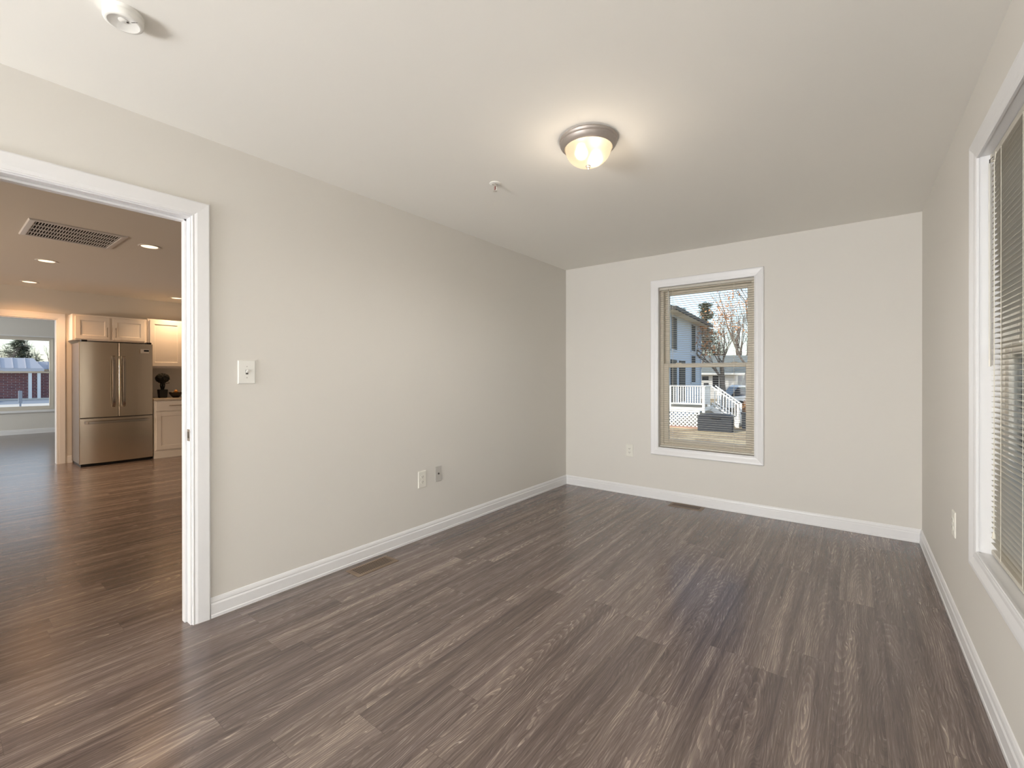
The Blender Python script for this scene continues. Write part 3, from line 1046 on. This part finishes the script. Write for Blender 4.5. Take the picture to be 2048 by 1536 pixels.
for k, (y0, y1) in enumerate(((FY0, ym - 0.003), (ym + 0.003, FY1))):
    dr = curved_panel(y0, y1, 0.668, 1.700).build('fridge_door', 'steel', fr, smooth=True)
    hy = ym - 0.055 if k == 0 else ym + 0.055
    pts = [(FX + 0.004, hy, 0.800), (FX + 0.042, hy, 0.845), (FX + 0.052, hy, 0.98), (FX + 0.055, hy, 1.16), (FX + 0.052, hy, 1.34), (FX + 0.042, hy, 1.475), (FX + 0.004, hy, 1.520)]
    mb = handle_strip([(p[2], p[0] - FX) for p in pts], lambda a, t, q: (FX + t, hy + q, a), 0.017)
    mb.build('door_handle', 'steelhandle', dr, bevel=0.004)
    MB().box(FX - 0.11, FX - 0.02, (y0 + 0.02 if k == 0 else y1 - 0.08), (y0 + 0.08 if k == 0 else y1 - 0.02), 1.700, 1.726).build('hinge_cover', 'black', dr, bevel=0.004)
    if k == 1:
        MB().box(FX - 0.001, FX + 0.0015, -2.535, -2.435, 1.565, 1.625).build('sticker', 'label', dr)['label'] = 'small white sticker with a black band'
        MB().box(FX + 0.0012, FX + 0.0022, -2.495, -2.437, 1.588, 1.614).build('sticker_band', 'black', dr)
fz = curved_panel(FY0, FY1, 0.040, 0.652).build('freezer_drawer', 'steel', fr, smooth=True)
pts = [(FX + 0.002, FY0 + 0.045, 0.598), (FX + 0.040, FY0 + 0.085, 0.600), (FX + 0.054, FY0 + 0.22, 0.602), (FX + 0.056, ym, 0.602), (FX + 0.054, FY1 - 0.22, 0.602), (FX + 0.040, FY1 - 0.085, 0.600), (FX + 0.002, FY1 - 0.045, 0.598)]
mb = handle_strip([(p[1], p[0] - FX) for p in pts], lambda a, t, q: (FX + t, a, 0.600 + q), 0.017)
mb.build('drawer_handle', 'steelhandle', fz, bevel=0.006)


def shaker(x, y0, y1, z0, z1, rail=0.055):
    mb = MB()
    f = lambda a, b, t: (x + t, a, b)
    mb.sweep_rect((y0 + rail, y1 - rail, z0 + rail, z1 - rail), [(-0.010, 0.010), (0.0, 0.013), (0.0, 0.018), (rail - 0.002, 0.018), (rail, 0.016), (rail, 0)], f)
    q = rail + 0.010
    mb.quad(f(y0 + q, z0 + q, 0.010), f(y1 - q, z0 + q, 0.010), f(y1 - q, z1 - q, 0.010), f(y0 + q, z1 - q, 0.010))
    return mb


def vpull(x, y, z0, z1):
    mb = MB()
    mb.tube([(x + 0.026, y, z0), (x + 0.026, y, z1)], 0.005, 10)
    for z in (z0 + 0.015, z1 - 0.015):
        mb.tube([(x, y, z), (x + 0.026, y, z)], 0.004, 8)
    return mb


UX = -5.97
c1 = thing('wall_cabinet', (UX - 0.15, -2.80, 1.735), 'white two-door wall cabinet above the refrigerator', 'cabinet')
MB().box(XK, UX - 0.018, -3.200, -2.378, 1.735, 2.095).build('carcass', 'cabinet', c1)
MB().sweep_rect((-3.17, -2.41, 1.765, 2.065), [(0, -0.016), (0, 0), (0.03, 0), (0.03, -0.018)], lambda a, b, t: (UX + t, a, b)).box(UX - 0.017, UX, -2.825, -2.765, 1.765, 2.065).build('face_frame', 'cabinet', c1)
for y0, y1, hy in ((-3.172, -2.812, -2.842), (-2.778, -2.406, -2.748)):
    dr = shaker(UX, y0, y1, 1.756, 2.068, 0.05).build('door', 'cabinet', c1)
    vpull(UX + 0.018, hy, 1.790, 1.930).build('handle', 'pull', dr, smooth=True)
c2 = thing('wall_cabinet', (UX - 0.15, -1.90, 1.355), 'white wall cabinet right of the refrigerator, above the worktop', 'cabinet')
MB().box(XK, UX - 0.001, -2.372, -1.48, 1.355, 2.110).build('carcass', 'cabinet', c2)
for y0, y1, hy in ((-2.345, -1.935, -1.965), (-1.915, -1.505, -1.885)):
    dr = shaker(UX, y0, y1, 1.385, 2.090, 0.058).build('door', 'cabinet', c2)
    if y1 > -1.9:
        vpull(UX + 0.018, hy, 1.42, 1.56).build('handle', 'pull', dr, smooth=True)
BX = -5.68
c3 = thing('base_cabinet', (BX - 0.3, -2.0, 0), 'white base cabinet right of the refrigerator, with drawer and door', 'cabinet')
MB().box(XK + 0.004, BX - 0.001, -2.368, -1.55, 0.095, 0.860).build('carcass', 'cabinet', c3)
MB().box(XK + 0.004, BX + 0.004, -2.368, -1.55, 0.0, 0.094).build('toe_board', 'cabinet', c3)
d_ = MB().box(BX, BX + 0.018, -2.345, -1.90, 0.706, 0.850).build('drawer', 'cabinet', c3, bevel=0.004)
MB().tube([(BX + 0.044, -2.190, 0.787), (BX + 0.044, -2.000, 0.787)], 0.005, 10).tube([(BX + 0.018, -2.170, 0.787), (BX + 0.044, -2.170, 0.787)], 0.004, 8).tube([(BX + 0.018, -2.020, 0.787), (BX + 0.044, -2.020, 0.787)], 0.004, 8).build('handle', 'pull', d_, smooth=True)
dr = shaker(BX, -2.345, -1.90, 0.122, 0.690, 0.06).build('door', 'cabinet', c3)
shaker(BX, -1.88, -1.56, 0.122, 0.850, 0.06).build('door', 'cabinet', c3)
tag(MB().box(XK, BX + 0.025, -2.370, -1.54, 0.861, 0.893).build('worktop', 'worktop', bevel=0.004), 'beige stone worktop slab on the base cabinet', 'worktop')

# topiary, bowl and fruit
random.seed(5)
PX, PY, PZ = -5.95, -2.192, 0.894
pt = thing('potted_topiary', (PX, PY, PZ), 'black potted ball topiary on the worktop beside the refrigerator', 'plant')
mb = MB()
mb.prism([(-0.048, -0.048), (0.048, -0.048), (0.048, 0.048), (-0.048, 0.048)], lambda a, b, t: (PX + a * (1 + t * 1.4), PY + b * (1 + t * 1.4), PZ + t), 0.0, 0.130)
mb.build('pot', 'pot', pt, bevel=0.008)
mb = MB()
for k in range(4):
    a = k * 1.57 + 0.4
    mb.tube([(PX + 0.02 * math.cos(a), PY + 0.02 * math.sin(a), PZ + 0.12), (PX + 0.028 * math.cos(a + .6), PY + 0.028 * math.sin(a + .6), PZ + 0.19), (PX + 0.02 * math.cos(a + 1.2), PY + 0.02 * math.sin(a + 1.2), PZ + 0.26)], 0.007, 6)
mb.tube([(PX, PY, PZ + 0.12), (PX, PY, PZ + 0.27)], 0.016, 8)
mb.tube([(PX, PY + 0.01, PZ + 0.20), (PX + 0.01, PY + 0.05, PZ + 0.225), (PX + 0.01, PY + 0.085, PZ + 0.232)], [0.005, 0.004, 0.006], 6)
mb.build('stems', 'leafdark', pt)
mb = MB()
bmesh.ops.create_icosphere(mb.bm, subdivisions=4, radius=0.088, matrix=Matrix.Translation((PX, PY, PZ + 0.305)))
for v in mb.bm.verts:
    d = (v.co - Vector((PX, PY, PZ + 0.305)))
    v.co += d * random.uniform(-0.10, 0.10)
    v.co.z = PZ + 0.305 + (v.co.z - PZ - 0.305) * 0.86
mb.build('foliage', 'leafdark', pt)
BXc, BYc = -5.90, -2.035
bo = MB().lathe([(0, 0), (0.040, 0), (0.044, 0.008), (0.062, 0.026), (0.084, 0.062), (0.090, 0.085), (0.087, 0.085), (0.080, 0.062), (0.056, 0.030), (0.036, 0.014), (0, 0.012)], (BXc, BYc, 0.894), 32).build('fruit_bowl', 'bowl', loc=(BXc, BYc, 0.894), smooth=True)
tag(bo, 'dark wide bowl of fruit on the worktop', 'bowl')
FRU = [(0.0, -0.046, 0.064, 'fruit2', 'pale yellow fruit at the left end of the bowl'), (0.030, -0.002, 0.060, 'fruit', 'orange fruit in the middle of the bowl, at the front'), (0.0, 0.046, 0.064, 'fruit2', 'pale yellow fruit at the right end of the bowl'), (-0.036, 0.004, 0.062, 'fruit', 'orange fruit half hidden at the back of the bowl'), (0.0, 0.002, 0.099, 'fruit', 'topmost orange fruit of the bowl pile')]
for dx, dy, dz, m_, lab in FRU:
    prof = [(0.0245 * math.sin(math.pi * k / 12) if 0 < k < 12 else 0, 0.0235 * math.cos(math.pi * k / 12)) for k in range(13)]
    c = (BXc + dx, BYc + dy, 0.894 + dz)
    o = MB().lathe(prof, c, 18).build('fruit', m_, loc=c, smooth=True)
    tag(o, lab, 'fruit', 'fruit in the dark bowl')

# ------------------------------------------------------------------ outside: ground
structure(MB().box(-45, 40, YB + 0.3, 130, GZ - 0.2, GZ).build('ground_yard', 'lawn'), 'back yard lawn strewn with dry leaves', 'ground')
structure(MB().box(-140, XV - 0.4, -60, 60, GZ - 0.2, GZ - 0.002).build('ground_street', 'kerb'), 'pale sunlit pavement outside the far window', 'ground')
structure(MB().box(-58, -50, -60, 60, GZ - 0.01, GZ + 0.004).build('road', 'road'), 'grey road strip outside the far window', 'road')


def rot_fn(ox, oy, ang):
    c, s_ = math.cos(ang), math.sin(ang)
    return lambda a, b, z: (ox + a * c - b * s_, oy + a * s_ + b * c, z)


def rbox(mb, f, a0, a1, b0, b1, z0, z1):
    vs = [mb.bm.verts.new(f(a, b, z)) for z in (z0, z1) for a, b in ((a0, b0), (a1, b0), (a1, b1), (a0, b1))]
    for q in ((0, 3, 2, 1), (4, 5, 6, 7), (0, 1, 5, 4), (1, 2, 6, 5), (2, 3, 7, 6), (3, 0, 4, 7)):
        mb.bm.faces.new([vs[i] for i in q])
    return mb


# neighbour's house: local a = outwards from the wall we see, b = along it, away from us
NH = rot_fn(-4.32, 16.65, math.radians(4.0))
nh = thing('neighbour_house', (-4.32, 16.65, GZ), 'pale blue sided two-storey house with dark roof edge beyond the deck', 'house')
rbox(MB(), NH, -8.0, 0.0, -0.4, 7.85, GZ, 4.22).build('walls', 'siding', nh)
rbox(MB(), NH, -8.5, 0.58, -0.95, 8.25, 4.22, 4.26).build('soffit', 'soffit', nh)
mb = MB()
rbox(mb, NH, 0.58, 0.66, -1.0, 8.3, 4.16, 4.32)
rbox(mb, NH, -8.5, 0.66, -1.03, -0.95, 4.16, 4.32)
mb.build('gutter', 'fascia', nh)
mb = MB()
P = [NH(-8.5, -1.0, 4.30), NH(0.66, -1.0, 4.30), NH(0.66, 8.3, 4.30), NH(-8.5, 8.3, 4.30), NH(-4, 2.6, 5.9), NH(-4, 4.7, 5.9)]
V = [mb.bm.verts.new(p) for p in P]
for q in ((0, 1, 4), (1, 2, 5, 4), (2, 3, 5), (3, 0, 4, 5), (3, 2, 1, 0)):
    mb.bm.faces.new([V[i] for i in q])
mb.build('roof', 'roof', nh)
for b0, b1, z0, z1 in ((0.60, 1.72, 2.50, 4.08), (5.10, 6.20, 2.62, 4.10), (5.10, 6.20, 0.84, 2.36)):
    f = rbox(MB(), NH, -0.02, 0.035, b0, b1, z0, z1).build('window', 'shutter', nh)
    mb = MB()
    rbox(mb, NH, 0.0, 0.05, b0 - 0.05, b0, z0 - .05, z1 + .05)
    rbox(mb, NH, 0.0, 0.05, b1, b1 + 0.05, z0 - .05, z1 + .05)
    rbox(mb, NH, 0.0, 0.06, b0 - .05, b1 + .05, z0 - .06, z0)
    mb.build('window_trim', 'siding', f)
for b0, b1 in ((0.60, 1.72), (2.35, 3.60)):
    rbox(MB(), NH, -0.02, 0.04, b0, b1, -0.12, 2.0).build('patio_door', 'shutter', nh)
rbox(MB(), NH, 0.0, 0.06, 7.75, 7.86, GZ, 4.22).build('corner_board', 'siding', nh)

# deck: local a along the front to the right, b away from us
DK = rot_fn(-4.36, 15.20, math.radians(4.0))
dk = thing('deck', (-4.36, 15.20, GZ), 'white raised deck with railing and lattice skirt behind the back window', 'deck')
DW, DD, DT = 2.02, 1.95, -0.13
rbox(MB(), DK, 0, DW, 0.0, DD, DT - 0.04, DT).build('deck_boards', 'deckboard', dk)
rbox(MB(), DK, 0, DW + 0.02, -0.04, 0.0, DT - 0.13, DT + 0.01).build('fascia_board', 'deckwhite', dk)
rbox(MB(), DK, DW, DW + 0.04, 0.0, DD, DT - 0.13, DT + 0.01).build('fascia_board', 'deckwhite', dk)
for a in (0.10, 0.62, DW - 0.03):
    rbox(MB(), DK, a - 0.05, a + 0.05, -0.05, 0.05, DT - 0.2, 0.80).build('railing_post', 'deckwhite', dk)
rbox(MB(), DK, DW - 0.08, DW + 0.02, DD - 0.78, DD - 0.68, DT - 0.2, 0.80).build('railing_post', 'deckwhite', dk)
rbox(MB(), DK, 0.0, DW + 0.06, -0.065, 0.065, 0.755, 0.80).build('top_rail', 'deckwhite', dk)
rbox(MB(), DK, 0.0, DW, -0.02, 0.02, 0.0, 0.06).build('bottom_rail', 'deckwhite', dk)
rbox(MB(), DK, DW - 0.10, DW + 0.04, 0.0, DD - 0.7, 0.755, 0.80).build('top_rail', 'deckwhite', dk)
a = 0.19
while a < DW - 0.10:
    if abs(a - 0.62) > 0.07:
        rbox(MB(), DK, a - 0.022, a + 0.022, -0.019, 0.019, 0.02, 0.76).build('baluster', 'deckwhite', dk)
    a += 0.098
b = 0.12
while b < DD - 0.78:
    rbox(MB(), DK, DW - 0.05, DW - 0.01, b - 0.02, b + 0.02, 0.0, 0.76).build('baluster', 'deckwhite', dk)
    b += 0.11
# lattice skirt
mb = MB()
z0, z1 = GZ + 0.04, DT - 0.14
a0, a1 = 0.0, 1.78
hgt = z1 - z0
f3 = lambda a, z, t: DK(a, -0.01 + t, z)
k = -hgt
step = 0.16
while k < a1:
    for sgn, t in ((1, 0.0), (-1, 0.008)):
        s0, s1 = max(a0, k), min(a1, k + hgt)
        if s1 - s0 > 0.03:
            za, zb = z0 + (s0 - k), z0 + (s1 - k)
            if sgn < 0:
                za, zb = z1 - (s0 - k), z1 - (s1 - k)
            hw = 0.026
            ps = [(s0 - hw * .7, za + sgn * hw * .7), (s0 + hw * .7, za - sgn * hw * .7), (s1 + hw * .7, zb - sgn * hw * .7), (s1 - hw * .7, zb + sgn * hw * .7)]
            mb.prism(ps, f3, t, t + 0.007)
    k += step
rbox(mb, DK, a0, a1 + 0.05, -0.02, 0.02, z1 - 0.04, z1 + 0.02)
rbox(mb, DK, a1, a1 + 0.06, -0.03, 0.02, z0 - .03, z1)
mb.build('lattice_skirt', 'deckwhite', dk)
rbox(MB(), DK, 0.0, 1.9, -0.10, 0.0, GZ, GZ + 0.06).build('brick_edging', 'paver', dk)

# deck stairs, running down to the right
st = thing('deck_stairs', DK(DW + 0.5, DD - 0.3, GZ), 'white deck stairs with sloping railings going down to the right', 'stairs')
S0, S1 = DW + 0.09, DW + 1.12
for k in range(4):
    z = DT - 0.19 * (k + 1)
    a = S0 + (S1 - S0) * (k + 0.5) / 4.2
    rbox(MB(), DK, a - 0.14, a + 0.15, DD - 0.66, DD + 0.26, z - 0.04, z).build('tread', 'deckboard', st)
for b in (DD - 0.70, DD + 0.30):
    mb = MB()
    mb.bar(DK(S0, b, DT - 0.10), DK(S1, b, GZ + 0.08), 0.04, 0.2)
    mb.build('stringer', 'deckwhite', st)
    mb = MB()
    mb.bar(DK(S0 - 0.02, b, 0.76), DK(S1, b, -0.02), 0.09, 0.05)
    mb.build('sloping_rail', 'deckwhite', st)
    mb = MB()
    mb.bar(DK(S0, b, 0.02), DK(S1, b, -0.78), 0.05, 0.05)
    mb.build('sloping_bottom_rail', 'deckwhite', st)
    rbox(MB(), DK, S1 - 0.045, S1 + 0.045, b - 0.045, b + 0.045, GZ, 0.0).build('newel_post', 'deckwhite', st)
    for k in range(1, 9):
        a = S0 + (S1 - S0) * k / 9
        zr = 0.76 - 0.78 * k / 9
        rbox(MB(), DK, a - 0.018, a + 0.018, b - 0.018, b + 0.018, zr - 0.76, zr).build('baluster', 'deckwhite', st)

# dark storage box beside the stairs, and a second beyond it
f = rot_fn(-2.38, 14.42, math.radians(4))
bx = thing('storage_box', (-2.38, 14.42, GZ), 'dark charcoal storage box standing in front of the deck stairs', 'storage box')
rbox(MB(), f, 0, 1.27, 0, 0.6, GZ, GZ + 0.58).build('box_body', 'charcoal', bx, bevel=0.03)
mb = MB()
mb.prism([(-0.03, GZ + 0.585), (1.30, GZ + 0.585), (1.30, GZ + 0.62), (0.95, GZ + 0.70), (0.40, GZ + 0.70), (-0.03, GZ + 0.62)], lambda a, z, t: f(a, t, z), -0.03, 0.63)
mb.build('lid', 'charcoal', bx)
MB().bar(f(0.50, -0.05, GZ + 0.55), f(0.85, -0.05, GZ + 0.55), 0.04, 0.03).build('handle', 'black', bx)
f = rot_fn(-1.10, 16.35, math.radians(12))
bx = thing('planter_box', (-1.10, 16.35, GZ), 'low dark planter box right of the stairs, brown shrub behind', 'planter')
rbox(MB(), f, 0, 1.5, 0, 0.7, GZ, GZ + 0.60).build('box_body', 'charcoal', bx, bevel=0.02)
rbox(MB(), f, -0.03, 1.53, -0.03, 0.73, GZ + 0.60, GZ + 0.65).build('rim', 'charcoal', bx)


# ------------------------------------------------------------------ white house, car, trees at the back
f = rot_fn(-13.0, 37.0, math.radians(38))
wh = thing('white_bungalow', (-13, 37, GZ), 'low white house with grey roof beyond the trees', 'house')
rbox(MB(), f, 0, 16, 0, 8, GZ, 1.45).build('walls', 'whitesiding', wh)
mb = MB()
P = [f(-0.5, -0.6, 1.40), f(16.5, -0.6, 1.40), f(16.5, 8.6, 1.40), f(-0.5, 8.6, 1.40), f(-0.5, 4, 3.3), f(16.5, 4, 3.3)]
V = [mb.bm.verts.new(p) for p in P]
for q in ((0, 1, 5, 4), (2, 3, 4, 5), (0, 4, 3), (1, 2, 5), (3, 2, 1, 0)):
    mb.bm.faces.new([V[i] for i in q])
mb.build('roof', 'roof2', wh)
rbox(MB(), f, -0.5, 16.5, -0.68, -0.6, 1.30, 1.46).build('gutter', 'deckwhite', wh)
for a0, a1, z0, z1 in ((5.35, 5.95, 0.78, 1.12), (5.5, 5.95, 0.05, 0.5), (6.35, 6.90, 0.0, 1.2), (7.0, 7.5, -0.1, 1.2), (8.75, 9.25, 0.1, 1.2), (9.5, 10.0, 0.1, 1.2), (12.4, 13.3, 0.1, 1.2)):
    rbox(MB(), f, a0, a1, -0.04, 0.05, z0, z1).build('window', 'shutter', wh)

f = rot_fn(-3.45, 24.5, math.radians(30))
car = thing('parked_car', (-2.9, 25.0, GZ), 'white parked car with dark windows under the bare tree', 'car')
body = [(0, 0.35), (0.05, 0.75), (0.9, 0.85), (3.9, 0.85), (4.3, 0.75), (4.35, 0.35), (4.2, 0.22), (0.15, 0.22)]
cab = [(0.35, 0.84), (0.75, 1.28), (0.95, 1.34), (2.6, 1.34), (3.5, 0.84)]
fz_ = lambda a, z, t: f(a, t, GZ + z * 1.2)
MB().prism(body, fz_, 0, 1.7).build('car_body', 'carpaint', car, bevel=0.05)
MB().prism(cab, fz_, 0.12, 1.58).build('cabin_glass', 'carglass', car)
MB().prism([(0.72, 1.27), (0.95, 1.36), (2.62, 1.36), (2.75, 1.28)], fz_, 0.10, 1.60).build('car_roof', 'carpaint', car)
for a in (0.85, 3.45):
    for t in (0.0, 1.5):
        MB().prism([(a + 0.31 * math.cos(q), 0.31 + 0.31 * math.sin(q)) for q in [2 * math.pi * k / 20 for k in range(20)]], fz_, t - 0.02, t + 0.2).build('wheel', 'tyre', car)


def grow(mb, tips, p, d, r, length, lev, maxlev, rnd, spread=0.6, upw=0.12, kids=3, seg=3):
    pts, rad = [p.copy()], [r]
    q = p.copy()
    dd = d.copy()
    for k in range(seg):
        dd = (dd + Vector((rnd.uniform(-1, 1), rnd.uniform(-1, 1), rnd.uniform(-1, 1))) * 0.16 + Vector((0, 0, upw * 0.5))).normalized()
        q = q + dd * (length / seg)
        pts.append(q.copy())
        rad.append(r * (1 - 0.38 * (k + 1) / seg) if lev < maxlev else r * (1 - 0.75 * (k + 1) / seg))
    mb.tube(pts, rad, 8 if lev == 0 else (6 if lev == 1 else (4 if lev < maxlev else 3)), cap=False)
    if lev >= maxlev:
        tips.append((q, dd))
        return
    n = kids if lev else kids + 1
    for k in range(n):
        t = rnd.uniform(0.45, 1.0) if k < n - 1 else 1.0
        i = min(seg, max(1, int(round(t * seg))))
        ax = Vector((rnd.uniform(-1, 1), rnd.uniform(-1, 1), rnd.uniform(-0.4, 0.6))).normalized()
        nd = (dd + ax * spread * rnd.uniform(0.7, 1.3) + Vector((0, 0, upw))).normalized()
        grow(mb, tips, pts[i], nd, rad[i] * rnd.uniform(0.55, 0.78), length * rnd.uniform(0.60, 0.82), lev + 1, maxlev, rnd, spread, upw, kids, seg)


def leaves_on(tips, rnd, frac, per, size, spread):
    mb = MB()
    for p, d in tips:
        if rnd.random() > frac:
            continue
        for k in range(per):
            c = p + Vector((rnd.gauss(0, spread), rnd.gauss(0, spread), rnd.gauss(0, spread)))
            a = Vector((rnd.uniform(-1, 1), rnd.uniform(-1, 1), rnd.uniform(-1, 1))).normalized()
            b = a.cross(Vector((rnd.uniform(-1, 1), rnd.uniform(-1, 1), rnd.uniform(-1, 1)))).normalized()
            s_ = size * rnd.uniform(0.6, 1.3)
            mb.quad(c - a * s_, c - b * s_ * .5, c + a * s_, c + b * s_ * .5)
    return mb


def bare_tree(loc, label, seed, trunk_r, trunk_h, lean, maxlev=5, kids=3, spread=0.6, upw=0.12, leaf=0.0, group=None, bark='bark', leafsize=0.11, first=None):
    rnd = random.Random(seed)
    t = thing('bare_tree', loc, label, 'tree', group)
    mb = MB()
    tips = []
    grow(mb, tips, Vector(loc), Vector(lean).normalized(), trunk_r, trunk_h, 0, maxlev, rnd, spread, upw, kids)
    mb.build('branches', bark, t, smooth=True)
    if leaf:
        leaves_on(tips, rnd, leaf, 3, leafsize, 0.16).build('dry_leaves', 'oakleaf', t)
    return t


bare_tree((-3.30, 23.6, GZ), 'forked tree with clinging orange leaves behind the deck stairs', 11, 0.19, 2.1, (-0.05, 0.0, 1), 6, 3, 0.68, 0.10, leaf=0.30, leafsize=0.075)
bare_tree((-3.40, 28.9, GZ), 'thick-trunked bare tree right of the forked tree', 24, 0.19, 4.0, (0.03, 0, 1), 6, 3, 0.55, 0.14, leaf=0.14, leafsize=0.08)
bare_tree((-15.0, 57.5, GZ), 'bare grey tree rising over the neighbour house roof', 31, 0.30, 3.4, (0.05, 0, 1), 6, 3, 0.5, 0.25, bark='twig')
bare_tree((-8.6, 36.6, GZ), 'slender bare tree beyond the white house', 37, 0.16, 2.8, (0, 0, 1), 6, 3, 0.5, 0.25, bark='twig')
bare_tree((-3.0, 39.5, GZ), 'far bare tree at the right of the back window view', 41, 0.22, 3.6, (0, 0, 1), 6, 3, 0.5, 0.2, bark='twig')


def evergreen(loc, label, seed, h, rad, group=None, dens=900):
    rnd = random.Random(seed)
    t = thing('evergreen_tree', loc, label, 'tree', group)
    MB().tube([loc, (loc[0], loc[1], loc[2] + h * 0.95)], [0.18, 0.03], 8).build('trunk', 'bark', t)
    mb = MB()
    nb = 90
    for q in range(nb):
        z = 0.10 + 0.88 * (q + rnd.random()) / nb
        an = rnd.uniform(0, 2 * math.pi)
        L = rad * (1.04 - z) ** 0.7 * rnd.uniform(0.55, 1.15)
        tip = Vector((L * math.cos(an), L * math.sin(an), rnd.uniform(-0.25, 0.15) * L))
        for k in range(dens // nb):
            u = rnd.random() ** 0.7
            sp = 0.05 * rad + 0.10 * L * u
            c = Vector((loc[0], loc[1], loc[2] + z * h)) + tip * u + Vector((rnd.gauss(0, sp), rnd.gauss(0, sp), rnd.gauss(0, sp * 0.6)))
            out = Vector((math.cos(an + rnd.gauss(0, 0.6)), math.sin(an + rnd.gauss(0, 0.6)), rnd.uniform(-0.5, 0.4))).normalized()
            side = out.cross(Vector((rnd.uniform(-.6, .6), rnd.uniform(-.6, .6), 1))).normalized()
            ln = rad * rnd.uniform(0.04, 0.09)
            mb.quad(c - out * ln, c - side * ln * 0.25, c + out * ln, c + side * ln * 0.25)
    mb.build('foliage', 'needle', t)
    return t


evergreen((-16.3, 71.7, GZ), 'dull green evergreen beside the neighbour house corner', 3, 14.0, 4.2, dens=12000)
evergreen((-23.4, 82.6, GZ), 'tall hazy evergreen behind the neighbour house roof', 4, 15.0, 4.6, dens=12000)
evergreen((-75, 2.3, GZ), 'dark evergreen above the metal roof outside the far window', 7, 6.6, 3.0, dens=7000)
bare_tree((-71, 0.4, GZ), 'bare tree left of the dark evergreen outside the far window', 51, 0.24, 1.9, (0, 0.05, 1), 6, 3, 0.7, 0.2, bark='twig')
bare_tree((-72, 4.3, GZ), 'bare tree right of the metal roof outside the far window', 53, 0.22, 2.0, (0, -0.05, 1), 6, 3, 0.6, 0.25, bark='twig')
bare_tree((-86, 3.4, GZ), 'bare tree rising behind the dark evergreen', 57, 0.34, 3.0, (0, 0.0, 1), 6, 3, 0.6, 0.25, bark='twig')

for k, (x, y, sd_) in enumerate(((-25.0, 100.2, 61), (-19.5, 93.5, 62), (-10.6, 69.8, 63), (-12.6, 88.0, 64))):
    bare_tree((x, y, GZ), 'hazy bare tree in the far tree line behind the houses', sd_, 0.42, 4.0, (0, 0, 1), 6, 3, 0.5, 0.22, group='far tree line', bark='twig')

rnd = random.Random(9)
sh = thing('brown_shrub', (-1.35, 20.3, GZ), 'brown dry-leaved shrub behind the planter box', 'shrub')
mb = MB()
tp = []
for k in range(9):
    grow(mb, tp, Vector((-1.35, 20.3, GZ)), Vector((rnd.uniform(-.7, .7), rnd.uniform(-.7, .7), 1)).normalized(), 0.03, 0.45, 0, 2, rnd, 0.6, 0.1, 3)
mb.build('stems', 'twig', sh)
leaves_on(tp, rnd, 1.0, 8, 0.06, 0.10).build('dry_leaves', 'brownshrub', sh)

# ------------------------------------------------------------------ street side: brick building seen through the far window
EX = -60.0
bb = thing('brick_building', (EX, -4, GZ), 'low red brick building with pale metal mansard roof across the street', 'building')
MB().box(EX - 8, EX, -16, 2.05, GZ, 1.93).build('walls', 'brick', bb)
MB().box(EX - 8, EX - 1.5, 2.06, 9.5, GZ, 1.8).build('side_wing', 'brick', bb)
mb = MB()
mb.prism([(EX + 1.4, 1.94), (EX + 0.4, 2.92), (EX - 8, 2.92), (EX - 8, 1.94)], lambda a, z, t: (a, t - (0.55 if z > 2.5 and t > 0 else 0), z), -16.5, 2.42)
mb.prism([(EX - 0.9, 1.9), (EX - 1.5, 2.66), (EX - 8, 2.66), (EX - 8, 1.9)], lambda a, z, t: (a, t, z), 2.43, 9.8)
for k in range(22):
    y = -15.5 + k * 0.8
    if y < 2.0:
        mb.bar((EX + 1.42, y, 1.96), (EX + 0.42, y, 2.94), 0.05, 0.05)
for k in range(8):
    y = 3.0 + k * 0.8
    mb.bar((EX - 0.88, y, 1.92), (EX - 1.48, y, 2.68), 0.05, 0.05)
mb.build('metal_roof', 'metalroof', bb)
MB().box(EX - 0.3, EX + 1.45, -16.5, 2.45, 1.62, 1.93).build('eave_fascia', 'metalroof', bb)
for y in (-6.2, -2.8, 1.57, 2.15):
    MB().box(EX + 1.0, EX + 1.2, y - 0.11, y + 0.11, GZ, 1.62).build('porch_column', 'deckwhite', bb)
MB().box(EX, EX + 1.5, -16, 2.9, GZ, GZ + 0.12).build('porch_slab', 'kerb', bb)

mk = thing('marker_post', (-46, -0.2, GZ), 'grey square marker post by the pavement outside the far window', 'post')
MB().box(-46.05, -45.95, -0.28, -0.08, GZ + 0.25, GZ + 1.15).build('post_panel', 'postgrey', mk, bevel=0.02)
MB().box(-46.04, -45.96, -0.23, -0.13, GZ, GZ + 0.26).build('post_foot', 'postgrey', mk)
f = rot_fn(-55.0, -6.0, math.radians(90))
cr = thing('street_car', (-56, -4, GZ), 'blue-grey parked car in front of the brick building', 'car')
fz2 = lambda a, z, t: f(a, t, GZ + z)
MB().prism(body, fz2, 0, 1.7).build('car_body', 'bluecar', cr, bevel=0.05)
MB().prism(cab, fz2, 0.12, 1.58).build('cabin_glass', 'carglass', cr)
for a in (0.85, 3.45):
    for t in (0.0, 1.5):
        MB().prism([(a + 0.31 * math.cos(q), 0.31 + 0.31 * math.sin(q)) for q in [2 * math.pi * k / 20 for k in range(20)]], fz2, t - 0.02, t + 0.2).build('wheel', 'tyre', cr)
